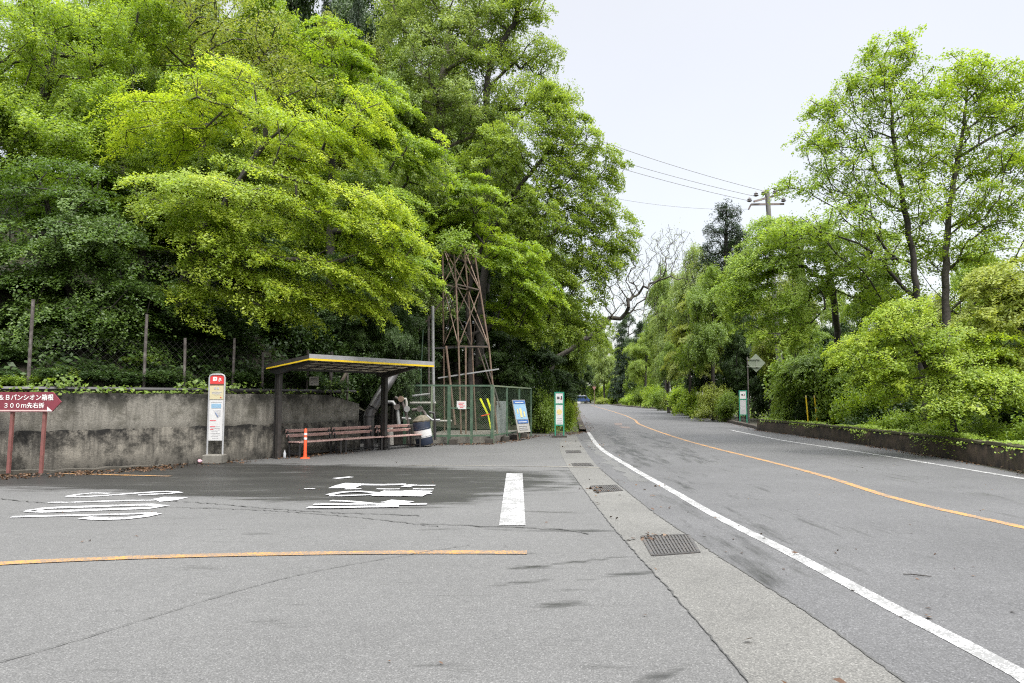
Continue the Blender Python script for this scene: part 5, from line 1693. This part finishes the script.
hero('zelkova_tree', 'tall airy roadside tree with straighter trunk at the right edge', 'tree', b,
     TR(b, (947, 330, 24.8), (946, 270, 24.8), (949, 210, 24.8), (960, 150, 24.8), (968, 90, 24.8)),
     [B(962, 76, 30, 26, 24.8, 44), B(1000, 108, 38, 30, 24.5, 54), B(950, 126, 40, 28, 25.2, 46), B(1012, 162, 44, 28, 24.5, 52), B(975, 203, 46, 26, 24.5, 46), B(1045, 128, 40, 46, 25, 52), B(1042, 215, 40, 34, 24.5, 40), B(930, 172, 30, 24, 25.2, 26), B(990, 250, 44, 18, 24.5, 30), B(1060, 260, 40, 30, 24.5, 24), B(935, 255, 34, 22, 25.4, 34), B(960, 300, 40, 20, 25.6, 30), B(1000, 215, 40, 26, 25.4, 34), B(985, 75, 30, 20, 24.6, 22), B(1020, 90, 30, 24, 24.6, 24), B(980, 160, 36, 24, 25, 30), B(1020, 280, 40, 20, 25.4, 30)],
     'broad', 0.135, M['bright'], M['bark'], 32, None, shell=0.05, over=dict(n_leaf=72, leaf=0.085, radius=0.37, thick=0.08, njit=0.45), k_len=0.12, arch=0.03, asc=0.75, up=0.9, power=0.5, rmin=0.014)
b = foot(838, 31.0, 0)
hero('deciduous_tree', 'leafy green tree with level boughs below the left roadside tree', 'tree', b,
     TR(b, (838, 350, 30.4), (835, 310, 29.5), (828, 270, 28), (815, 235, 27)),
     [B(800, 240, 40, 16, 26.6, 34), B(760, 270, 36, 22, 26.6, 40), B(835, 270, 48, 20, 26.4, 44), B(790, 300, 42, 20, 26.4, 36), B(735, 300, 24, 18, 26.8, 28), B(880, 285, 34, 20, 26.4, 34), B(850, 240, 40, 16, 26.6, 34), B(775, 330, 40, 16, 26.2, 30), B(770, 232, 26, 14, 26.8, 34), B(772, 262, 24, 16, 26.8, 26)],
     'maple', 0.13, M['bright'], M['bark_dark'], 33, None, shell=0.15, layer=0.5, over=dict(leaf=0.088, n_leaf=160, radius=0.5))
b = np.array((12.6, 20.3, -0.1))
hero('maple_tree', 'low bright maple spilling towards the mossy parapet', 'tree', b,
     TR(b, (945, 400, 20.2), (928, 370, 19.8), (910, 340, 19.2)),
     [B(893, 326, 30, 14, 19.8, 24), B(930, 342, 42, 16, 19.6, 34), B(876, 366, 36, 14, 19.8, 26), B(965, 374, 44, 16, 19.2, 34), B(915, 386, 40, 12, 19.6, 22), B(1005, 388, 36, 16, 18.8, 28), B(855, 350, 22, 12, 20, 18), B(905, 308, 22, 8, 20, 16), B(1025, 360, 34, 14, 19.6, 22), B(985, 346, 34, 12, 19.6, 20), B(960, 404, 34, 10, 18.9, 18)],
     'maple', 0.08, M['lime'], M['bark_dark'], 34, None, shell=0.15, layer=0.5, over=dict(leaf=0.072, n_leaf=180, radius=0.45))
b = foot(1045, 20.5, 0)
hero('maple_tree', 'yellowish maple leaning in at the right edge above the parapet', 'tree', b,
     TR(b, (1040, 380, 20.5), (1030, 330, 20.4), (1015, 300, 20.2)),
     [B(1000, 285, 40, 18, 20, 36), B(1035, 310, 36, 26, 20, 34), B(985, 320, 30, 14, 19.8, 20), B(1050, 260, 30, 20, 20.2, 20), B(1030, 360, 40, 20, 19.6, 28)],
     'maple', 0.11, M['yellow'], M['bark_dark'], 35, None, shell=0.15, layer=0.5, over=dict(leaf=0.085, radius=0.48))
# pine on the skyline
b = foot(727, 62.0, 0)
hero('pine_tree', 'tall dark pine standing above the other trees on the skyline', 'tree', b,
     TR(b, (727, 330, 62), (726, 270, 62), (726, 230, 62), (727, 203, 62)),
     [B(728, 210, 12, 10, 62, 20), B(722, 228, 20, 10, 62, 30), B(738, 238, 16, 10, 62, 24), B(712, 248, 12, 8, 62, 18), B(730, 262, 22, 12, 62, 26), B(705, 262, 8, 8, 62, 10)],
     'conifer', 0.25, M['needle'], M['bark_dark'], 36, None, shell=0.1, over=dict(n_leaf=70, leaf=0.24, radius=0.6, thick=0.22))

# -- repeating kinds (unit trees are 10 m tall with a 4 m crown)
Z0 = [(0, 0, 0), (0.1, 0.05, 3), (0.0, 0.2, 6), (0.2, 0, 8.2)]
VAR = {}
for nm, seed in (('broad', 41), ('broad2', 42), ('broad3', 43)):
    r = np.random.default_rng(seed)
    bl = []
    for k in range(12):
        a = r.uniform(0, 2 * math.pi); h = r.uniform(3.6, 8.6); rr0 = r.uniform(0.8, 2.6) * (1 - 0.06 * abs(h - 5.5))
        bl.append(((rr0 * math.cos(a), rr0 * math.sin(a), h), (r.uniform(1.0, 1.7), r.uniform(1.0, 1.7), r.uniform(0.6, 1.1)), 30))
    bl.append(((0.1, 0, 8.9), (1.1, 1.1, 0.9), 26))
    VAR[nm] = make_tree(seed, Z0, bl, 'broad', 0.17, M['mid'], M['bark_dark'], shell=0.35, over=dict(leaf=0.115, n_leaf=170))
r = np.random.default_rng(50)
bl = []
for k in range(12):
    a = r.uniform(0, 2 * math.pi); h = r.uniform(3.0, 8.8); rr0 = r.uniform(0.8, 2.8) * (1.15 - 0.08 * h + 0.2)
    bl.append(((rr0 * math.cos(a), rr0 * math.sin(a), h), (r.uniform(1.2, 1.8), r.uniform(1.2, 1.8), r.uniform(0.4, 0.7)), 30))
VAR['maple'] = make_tree(50, Z0, bl, 'maple', 0.16, M['bright'], M['bark_dark'], shell=0.2, layer=0.8, over=dict(leaf=0.11))
bl = [((0, 0, 1.2 + 0.68 * k), (2.3 * (1 - k / 13.5), 2.3 * (1 - k / 13.5), 0.25), max(5, int(34 * (1 - k / 14)))) for k in range(13)]
VAR['conifer'] = make_tree(51, [(0, 0, 0), (0, 0.05, 4), (0.05, 0, 9.8)], bl, 'conifer', 0.15, M['needle'], M['bark_dark'], shell=0.2, up=0.0, k_len=0.6, arch=0.08, over=dict(leaf=0.2, n_leaf=110, ratio=0.3))
for nm, seed, kind in (('shrub', 60, 'shrub'), ('shrub2', 61, 'shrub')):
    r = np.random.default_rng(seed)
    bl = [((r.uniform(-0.5, 0.5), r.uniform(-0.5, 0.5), r.uniform(0.4, 1.2)), (0.5, 0.5, 0.35), 14) for k in range(7)]
    VAR[nm] = make_tree(seed, [(0, 0, 0), (0.05, 0, 0.3), (0, 0.05, 0.8)], bl, 'shrub', 0.035, M['mid'], M['bark_dark'], shell=0.2, rmin=0.006)


def stand(name, label, px, ptop, d, rpx, var, leafm, group=None, z=None, barkm=None, cat='tree', unit=10.0, ur=4.0, base=None):
    bse = foot(px, d, z) if base is None else np.array(base, float)
    top = at(px, ptop, d)[2]
    H_ = max(top - bse[2], 0.4)
    sx_ = rpx / F * d / ur
    tm, cmn = VAR[var]
    s3 = (sx_ * random.uniform(0.92, 1.08), sx_ * random.uniform(0.92, 1.08), H_ / unit)
    return plant(name, label, cat, bse, tm, cmn, leafm, barkm, s3, random.uniform(0, 6.28), group)


bulk = 'half hidden trees deep in the hillside wood behind the front maples'
LB = {'bright': 'half hidden bright green tree deep in the hillside wood', 'mid': 'half hidden mid green tree deep in the hillside wood', 'pale': 'half hidden pale green tree deep in the hillside wood',
      'dark': 'half hidden dark green tree deep in the hillside wood', 'olive': 'half hidden olive tree deep in the hillside wood', 'lime': 'half hidden lime green tree deep in the hillside wood'}
vs_ = ['broad', 'broad2', 'broad3', 'maple']
for k, (px, top, d_, rp, v, mk) in enumerate([
        (-40, 60, 22, 90, 'broad', 'mid'), (140, 190, 22.5, 90, 'maple', 'mid'), (255, 230, 24.5, 80, 'broad2', 'dark'), (330, 250, 25.5, 75, 'broad3', 'dark'), (60, 200, 22, 80, 'broad2', 'dark'), (395, 285, 28, 65, 'broad', 'dark'),
        (95, 140, 27, 80, 'broad3', 'mid'), (150, 165, 31, 75, 'broad2', 'mid'), (20, 170, 28, 80, 'broad', 'mid'), (300, 215, 30, 75, 'broad3', 'mid'), (340, 235, 32, 70, 'broad2', 'dark'), (225, 200, 31, 75, 'broad', 'dark'),
        (0, 90, 34, 85, 'broad2', 'mid'), (80, 80, 35, 80, 'broad', 'bright'), (430, 200, 36, 60, 'broad2', 'mid'), (410, 290, 33, 55, 'broad3', 'dark'), (470, 290, 38, 55, 'broad', 'dark'), (520, 190, 44, 50, 'broad3', 'mid'), (545, 220, 46, 44, 'broad', 'mid'), (150, 100, 36, 80, 'broad3', 'mid'),
        (480, 180, 48, 55, 'broad2', 'mid'), (300, 130, 38, 75, 'broad', 'mid'), (380, 120, 40, 65, 'broad3', 'mid'), (440, 20, 52, 60, 'broad', 'mid'), (490, 100, 54, 50, 'broad3', 'mid'),
        (-60, -20, 30, 95, 'broad2', 'mid'), (30, -10, 30, 90, 'maple', 'bright'), (115, -30, 31, 90, 'broad', 'mid'), (190, 40, 29, 80, 'broad3', 'bright'), (285, 60, 30, 80, 'maple', 'lime'), (365, 150, 30, 70, 'broad2', 'mid'), (225, 130, 27, 80, 'broad', 'mid'),
        (70, -40, 37, 90, 'broad3', 'mid'), (160, -50, 38, 85, 'broad2', 'pale'), (250, -40, 36, 80, 'broad', 'bright'), (330, 10, 36, 70, 'broad3', 'olive'), (385, 40, 36, 70, 'broad', 'mid'),
        (290, -60, 46, 70, 'broad2', 'dark'), (345, -50, 46, 66, 'broad', 'dark'), (400, -30, 46, 66, 'broad3', 'mid'), (455, 60, 45, 60, 'broad', 'mid'), (505, 130, 43, 50, 'broad2', 'mid'),
        (390, 170, 33, 60, 'broad3', 'mid'), (455, 240, 35, 55, 'broad', 'dark'), (520, 240, 39, 45, 'broad3', 'mid'), (560, 290, 44, 36, 'broad2', 'mid'), (500, 330, 34, 44, 'broad3', 'dark'), (540, 340, 38, 38, 'broad', 'dark'), (570, 345, 46, 30, 'broad2', 'dark')]):
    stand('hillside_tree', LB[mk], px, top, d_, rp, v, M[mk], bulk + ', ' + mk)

# conifers deep in the hollow near the top
stand('conifer_tree', 'dark conifer at the top edge of the photo left of its neighbour', 318, -40, 44, 36, 'conifer', M['needle'], None)
stand('conifer_tree', 'dark conifer in the shaded gap near the top of the wood', 352, -20, 42, 40, 'conifer', M['needle'], None)

# right side stands
RB = 'trees lining the right side of the road'
for px, top, d_, rp, v, mk, lab in (
        (796, 214, 34.5, 18, 'broad2', 'fresh', 'fresh green tree hiding the middle of the utility pole'),
        (812, 320, 38, 40, 'broad3', 'mid', 'mid green tree filling the gap right of the utility pole'),
        (855, 312, 36, 44, 'broad2', 'dark', 'dark green tree deep behind the left roadside tree'),
        (925, 330, 34, 44, 'broad', 'mid', 'mid green tree in the shade between the paired tall trunks'),
        (1010, 300, 36, 50, 'broad3', 'dark', 'dark green tree deep behind the right roadside tree'),
        (850, 330, 31, 44, 'maple', 'bright', 'bright green tree with level boughs left of the low maple'),
        (768, 335, 50, 32, 'broad', 'dark', 'dark tree beside the foot of the utility pole'),
        (738, 330, 52, 24, 'broad2', 'dark', 'low dark tree just behind the green bus stop across the road'),
        (700, 330, 60, 30, 'broad3', 'dark', 'low dark tree in the middle of the right roadside'),
        (672, 340, 72, 24, 'broad', 'mid', 'low mid green tree near the conifers at the bend'),
        (880, 262, 32, 46, 'broad', 'mid', 'mid green tree behind the low bright maple'),
        (980, 235, 31, 50, 'broad2', 'bright', 'bright green tree behind the yellowish maple'),
        (1060, 250, 30, 50, 'broad3', 'mid', 'mid green tree cut by the right edge of the photo'),
        (815, 318, 32, 50, 'maple', 'mid', 'low mid green tree behind the parapet beside the yellow stakes'),
        (775, 300, 47, 36, 'broad2', 'mid', 'mid green tree at the foot of the utility pole'),
        (745, 285, 56, 36, 'broad3', 'dark', 'dark tree behind the diamond road sign'),
        (712, 262, 52, 42, 'broad', 'mid', 'mid green tree left of the diamond road sign'),
        (690, 285, 58, 34, 'maple', 'olive', 'olive green tree with level boughs between darker trees'),
        (752, 240, 60, 42, 'broad2', 'mid', 'round topped tree left of the utility pole'),
        (668, 300, 76, 30, 'broad3', 'pale', 'pale green tree near the far bend'),
        (700, 240, 74, 36, 'broad', 'pale', 'pale tall tree below the dark pine'),
        (665, 262, 92, 30, 'broad2', 'mid', 'mid green tree behind the pale one near the bend'),
        (735, 232, 90, 40, 'broad3', 'dark', 'dark green tree filling the gap under the pine')):
    stand('roadside_tree', lab, px, top, d_, rp, v, M[mk], RB, 0.0)
for px, top, d_, rp, lab in ((641, 318, 180, 19, 'dark conifer standing in the middle of the three at the far bend'), (622, 324, 186, 16, 'slim dark conifer left of the other two at the bend'), (655, 310, 196, 20, 'taller dark conifer at the back of the group of three')):
    stand('conifer_tree', lab, px, top, d_, rp, 'conifer', M['needle'], 'dark conifers at the far bend', 0.0, ur=2.4)
FB = 'hazy trees beyond the far end of the road'
for px, top, d_, rp, v, mk in ((560, 330, 150, 26, 'broad', 'mid'), (585, 350, 215, 22, 'broad2', 'pale'), (604, 335, 200, 20, 'broad3', 'pale'), (620, 345, 232, 20, 'broad', 'bright'), (640, 335, 240, 22, 'broad2', 'mid'),
                               (598, 318, 240, 22, 'broad', 'mid'), (575, 320, 225, 24, 'broad3', 'mid'), (630, 310, 235, 26, 'broad3', 'dark'), (668, 310, 180, 26, 'broad', 'mid'), (565, 352, 170, 14, 'broad3', 'bright')):
    stand('distant_tree', 'far %s tree beyond the bend at the end of the road' % {'mid': 'mid green', 'pale': 'pale green', 'bright': 'bright green', 'dark': 'dark green'}[mk], px, top, d_, rp, v, M[mk], FB + ', ' + mk, 0.0)

# shrubs
for k, (px, top, d_, rp, v, mk) in enumerate(((790, 262, 44, 40, 'broad', 'olive'), (835, 285, 42, 40, 'broad3', 'fresh'), (880, 300, 40, 40, 'broad2', 'fresh'), (935, 290, 42, 44, 'broad', 'olive'), (985, 285, 40, 44, 'broad2', 'fresh'), (1030, 290, 38, 44, 'broad3', 'olive'), (720, 300, 66, 36, 'broad2', 'fresh'), (645, 330, 130, 24, 'broad', 'fresh'), (680, 270, 110, 34, 'broad3', 'olive'))):
    stand('roadside_tree', {'olive': 'soft olive green tree filling the back of the right roadside wood', 'fresh': 'soft fresh green tree filling the back of the right roadside wood'}[mk], px, top, d_, rp, v, M[mk], 'trees at the back of the right roadside wood, ' + mk, 0.0)


def shrub(px, top, d_, rp, mk, lab, grp, z=None, v=None, base=None):
    z0_ = (foot(px, d_, z) if base is None else base)[2]
    if z is None and at(px, top, d_)[2] - z0_ > 2.6:
        return stand('shrub', lab, px, top, d_, rp * 1.1, random.choice(['broad', 'broad2', 'broad3']), M[mk], grp, z, cat='shrub')
    stand('shrub', lab, px, top, d_, rp, v or random.choice(['shrub', 'shrub2']), M[mk], grp, z, cat='shrub', unit=1.5, ur=1.0, base=base)


for px, top, d_, rp, mk, lab in (
        (544, 382, 33.5, 17, 'mid', 'bushy shrub between the mesh fence and the green bus stop'), (532, 372, 34.5, 22, 'dark', 'dark evergreen shrub behind the far corner of the mesh fence'),
        (566, 394, 36, 7, 'bright', 'bright leafy shrub just right of the green bus stop'), (569, 384, 42, 9, 'yellow', 'yellow green shrub hanging over the left kerb'),
        (555, 368, 38, 22, 'dark', 'dark shrub under the leaning bare tree'), (569, 390, 55, 7, 'bright', 'bright shrub at the kerb where the road narrows'),
        (515, 360, 33, 26, 'dark', 'dark evergreen shrub looming over the mesh fence')):
    shrub(px, top, d_, rp, mk, lab, None)
VG = 'shrubs along the right kerb'
for k, (px, top, d_, rp, mk) in enumerate(((726, 394, 48, 14, 'mid'), (712, 388, 50, 18, 'olive'), (700, 384, 58, 18, 'bright'), (688, 380, 66, 18, 'bright'), (676, 382, 78, 16, 'olive'), (664, 386, 92, 14, 'mid'), (652, 388, 112, 12, 'bright'), (640, 390, 130, 11, 'mid'), (628, 392, 150, 10, 'bright'), (612, 394, 186, 9, 'bright'), (600, 396, 180, 8, 'olive'))):
    shrub(px, top, d_, rp, mk, '%s shrub growing along the kerb on the right of the far road' % {'mid': 'mid green', 'olive': 'olive', 'bright': 'bright green'}[mk], VG + ', ' + mk, 0.0)
for k, (px, top, d_, rp, mk) in enumerate(((556, 372, 172, 14, 'mid'), (590, 380, 235, 14, 'bright'), (602, 378, 215, 14, 'mid'), (614, 376, 205, 14, 'bright'), (626, 374, 195, 14, 'mid'), (638, 370, 178, 14, 'mid'), (650, 368, 160, 14, 'mid'), (568, 376, 230, 14, 'mid'))):
    shrub(px, top, d_, rp, mk, 'big %s bush closing the view at the far bend' % {'mid': 'mid green', 'bright': 'bright green'}[mk], 'bushes at the far bend, ' + mk, 0.0)
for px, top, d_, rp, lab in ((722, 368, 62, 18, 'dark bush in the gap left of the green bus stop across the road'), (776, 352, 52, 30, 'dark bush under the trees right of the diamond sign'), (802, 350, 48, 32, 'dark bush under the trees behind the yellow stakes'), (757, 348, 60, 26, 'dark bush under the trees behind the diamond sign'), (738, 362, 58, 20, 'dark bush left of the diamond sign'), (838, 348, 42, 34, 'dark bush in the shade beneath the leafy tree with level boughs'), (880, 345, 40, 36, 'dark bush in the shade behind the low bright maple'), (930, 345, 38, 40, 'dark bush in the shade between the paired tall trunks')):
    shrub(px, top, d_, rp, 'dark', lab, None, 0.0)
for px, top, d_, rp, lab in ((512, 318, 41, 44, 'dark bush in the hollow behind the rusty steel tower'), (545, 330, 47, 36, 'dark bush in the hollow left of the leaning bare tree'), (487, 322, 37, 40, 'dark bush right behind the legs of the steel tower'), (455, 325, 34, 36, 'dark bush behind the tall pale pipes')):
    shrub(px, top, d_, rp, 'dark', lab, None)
PG = 'bushes behind the mossy parapet'
_sg = 1.0 if offs(Pd, 1.0)[35][0] > Pd[35][0] else -1.0
for k, (px, top, rp, mk, back) in enumerate(((784, 382, 16, 'mid', 1.5), (790, 380, 22, 'mid', 1.4), (812, 392, 22, 'dark', 1.3), (835, 385, 26, 'mid', 1.5), (860, 402, 24, 'dark', 1.35), (885, 405, 26, 'bright', 1.4), (915, 408, 28, 'mid', 1.4),
                                     (945, 410, 28, 'bright', 1.4), (980, 412, 30, 'mid', 1.4), (1015, 412, 32, 'bright', 1.5), (1050, 415, 34, 'mid', 1.5), (820, 362, 30, 'bright', 3.0), (850, 370, 34, 'dark', 3.2), (790, 360, 28, 'dark', 3.4), (890, 380, 36, 'dark', 3.2), (930, 385, 40, 'dark', 3.2), (975, 380, 44, 'mid', 3.2), (1020, 385, 44, 'dark', 3.2), (802, 356, 24, 'dark', 3.5), (838, 352, 34, 'mid', 2.0), (808, 358, 32, 'mid', 2.0), (868, 365, 34, 'bright', 1.9))):
    Qb = offs(Pd, _sg * back)
    kq = np.argmin(np.abs(Qb[:, 0] * F - (px - 512) * (Qb[:, 1] * cp)))
    shrub(px, top, Qb[kq][1], rp, mk, '%s bush crowding the back of the mossy parapet' % {'mid': 'mid green', 'dark': 'dark green', 'bright': 'bright green'}[mk], PG + ', ' + mk, 0.0, base=(Qb[kq][0], Qb[kq][1], -0.1))
WG = 'low bushes along the top of the retaining wall'
for k in range(30):
    px = -50 + k * 13.0 + random.uniform(-5, 5)
    q_ = on_wall(px, random.uniform(0.7, 1.8))
    mk = random.choice(['dark', 'dark', 'mid' if px < 140 else 'dark'])
    shrub(px, random.uniform(362, 380), q_[1], random.uniform(20, 30), mk, '%s low bush on the bank along the top of the retaining wall' % {'mid': 'mid green', 'dark': 'dark green', 'bright': 'bright green'}[mk], WG + ', ' + mk)

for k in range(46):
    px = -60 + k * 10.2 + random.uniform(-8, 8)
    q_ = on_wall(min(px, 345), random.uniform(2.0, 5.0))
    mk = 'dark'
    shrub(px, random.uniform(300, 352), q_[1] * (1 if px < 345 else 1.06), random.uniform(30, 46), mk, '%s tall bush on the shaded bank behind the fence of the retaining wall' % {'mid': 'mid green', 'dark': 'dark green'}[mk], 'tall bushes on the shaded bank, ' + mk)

# ------------------------------------------------------------------ ground cover and litter
def scatter(name, pts, nrm, size, ratio, m, njit, r, label=None):
    V, q_ = leaf_quads(pts, nrm + r.normal(0, njit, pts.shape), np.full(len(pts), size), ratio, r)
    me = np_mesh(name, V, q_, m, r.beta(2.2, 2.2, len(pts)))
    o = link(name, me)
    return tag(o, kind='stuff')


r = np.random.default_rng(99)
# hillside floor
n = 150000
s0 = r.uniform(0, HPs[-1] * 0.62, n)
dist = r.uniform(0.05, 1, n) ** 1.5 * 22
hx, hy = np.interp(s0, HPs, HP[:, 0]), np.interp(s0, HPs, HP[:, 1])
tx, ty = np.interp(s0 + 1.5, HPs, HP[:, 0]) - np.interp(s0 - 1.5, HPs, HP[:, 0]), np.interp(s0 + 1.5, HPs, HP[:, 1]) - np.interp(s0 - 1.5, HPs, HP[:, 1])
tl = np.hypot(tx, ty)
V = np.stack([hx - ty / tl * dist, hy + tx / tl * dist], 1)
z, sd = hill_z(V)
kp = sd > 0.05
clump = (np.sin(V[:, 0] * 2.3) * np.sin(V[:, 1] * 2.0 + 1.3) * 0.5 + 0.5)
pts = np.concatenate([V, (z + r.exponential(0.16, n) * (0.4 + 1.2 * clump))[:, None]], 1)[kp]
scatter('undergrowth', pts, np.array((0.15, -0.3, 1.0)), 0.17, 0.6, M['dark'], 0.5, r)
# leaves spilling over the lip of the wall
n = 5200
u = r.uniform(0, 1, n)
k_ = (u * 1499).astype(int)
Q = resample(offs(WFs, 0.2), 1500)
Q2 = Q[k_] + r.normal(0, 0.14, (n, 2))
amp = np.clip(0.5 + 0.5 * np.sin(u * 60) + 0.4 * np.sin(u * 151), 0.05, 1.2)
pts = np.concatenate([Q2, (1.74 + r.uniform(-0.05, 0.32, n) * amp)[:, None]], 1)
scatter('ivy', pts[(Q2[:, 0] < -7.2) | (r.uniform(size=n) < 0.35)], np.array((0.3, -0.5, 0.8)), 0.10, 0.7, M['mid'], 0.5, r)
# ivy over the parapet coping
n = 11000
u = r.uniform(0.02, 0.95, n)
Q = resample(pw, 1500)
sgn = 1.0 if offs(Pd, 1.0)[35][0] > Pd[35][0] else -1.0
Qn = offs(Q, sgn)
k_ = (u * 1499).astype(int)
back = r.normal(0.16, 0.16, n)
Q2 = Q[k_] + (Qn[k_] - Q[k_]) * back[:, None]
amp = np.clip(0.35 + 0.5 * np.sin(u * 31 + 1) + 0.4 * np.sin(u * 77), 0, 1) * np.interp(u, [0, 0.4, 0.55, 0.85, 0.95], [0.5, 0.7, 1.2, 1.2, 0.3])
zz = np.where(back < -0.0, 0.52 - r.exponential(0.13, n) * amp, 0.58 + r.uniform(0, 0.13, n) * amp)
kp = r.uniform(size=n) < amp + 0.05
scatter('ivy', np.concatenate([Q2, zz[:, None]], 1)[kp], np.array((-0.3, -0.3, 0.9)), 0.062, 0.75, M['bright'], 0.4, r)
# ground plants beyond the parapet and the right kerb
n = 26000
k_ = r.integers(0, len(road_r), n)
off_ = r.uniform(0.35, 1, n) ** 1.5 * 14
rn = offs(road_r, -1.0) - road_r[:, :2]
if rn[len(rn) // 2][0] < 0: rn = -rn
V = road_r[k_, :2] + rn[k_] * (off_[:, None] + 0.35) + r.normal(0, 0.2, (n, 2))
kp = (V[:, 1] > 10) & (V[:, 1] < 190)
pts = np.concatenate([V, (r.exponential(0.16, n))[:, None]], 1)[kp]
scatter('undergrowth', pts, np.array((0, 0, 1.0)), 0.20, 0.45, M['mid'], 0.6, r)
# verge grass by the green stop and along the far left kerb
n = 9000
k_ = r.integers(0, 40, n)
V = kl[k_] + (offs(kl, 1.0) - kl)[k_] * r.uniform(0.3, 3.2, n)[:, None] + r.normal(0, 0.1, (n, 2))
pts = np.concatenate([V, r.exponential(0.12, n)[:, None]], 1)
scatter('grass', pts, np.array((0, 0, 1.0)), 0.16, 0.25, M['mid'], 0.9, r)

# fallen leaves
P_ = []
def along(line, n, lo, hi, sgn=-1.0, pw_=1.0):
    Q = resample(np.array(line)[:, :2], 800)
    Nn_ = offs(Q, sgn) - Q
    k = (r.uniform(0, 1, n) * 799).astype(int)
    clump = np.sin(k * 0.05) * np.sin(k * 0.021 + 1)
    keep = r.uniform(-0.6, 1, n) < clump + 0.35
    d_ = lo + (hi - lo) * r.uniform(0, 1, n) ** pw_
    V = Q[k] + Nn_[k] * d_[:, None]
    P_.append(np.concatenate([V, r.uniform(0.008, 0.035, n)[:, None]], 1)[keep])


along(WFs[int(len(WFs) * 0.55):], 2600, 0.05, 0.9, -1.0, 2.2)
along(WFs[int(len(WFs) * 0.72):int(len(WFs) * 0.86)], 2200, 0.05, 1.3, -1.0, 1.6)
along([EL + np.array((0, -0.2)), E0, E1], 1500, -0.3, 0.45, -1.0, 1.0)
along([E1, (2.4, 31.5), (3.4, 34.5)], 700, -0.4, 0.4, -1.0, 1.0)
along(Pd, 1600, 0.03, 0.40, -sgn, 1.8)
along(kbr, 1500, 0.0, 0.5, sgn, 1.8)
along(kl, 900, -0.5, 0.1, 1.0, 1.0)
along(gut_r, 260, -0.7, 0.9, -1.0, 1.0)
for q_, n in ((gr(592, 489), 22), (gr(645, 540), 9), (gr(598, 492), 12), (gr(660, 536.5), 10)):
    P_.append(np.concatenate([q_[:2] + r.normal(0, 0.10, (n, 2)) * (1, 0.5), r.uniform(0.012, 0.03, n)[:, None]], 1))
scatter('leaf_litter', np.concatenate(P_), np.array((0, 0, 1.0)), 0.065, 0.6, M['litter'], 0.35, r)
# loose single leaves on the open asphalt
n = 240
V = np.stack([r.uniform(-8, 9, n), r.uniform(4.2, 20, n)], 1)
kp = (V[:, 0] > 1.5 + 0.02 * V[:, 1]) | (r.uniform(size=n) < 0.45)
scatter('leaf_litter', np.concatenate([V, np.full((n, 1), 0.014)], 1)[kp], np.array((0, 0, 1.0)), 0.045, 0.45, M['litter'], 0.2, r)
tb = gr(916, 577)
tw_ = MB().tube([tb + np.array(p) for p in ((-0.09, 0.045, 0.015), (-0.03, 0.02, 0.02), (0.05, -0.01, 0.016), (0.12, -0.035, 0.014))], [0.004, 0.005, 0.005, 0.003], 6).build('fallen_twig', M['bark_dark'], None, True)
tag(tw_, 'thin dark twig lying on the grey road near the white line', 'twig')
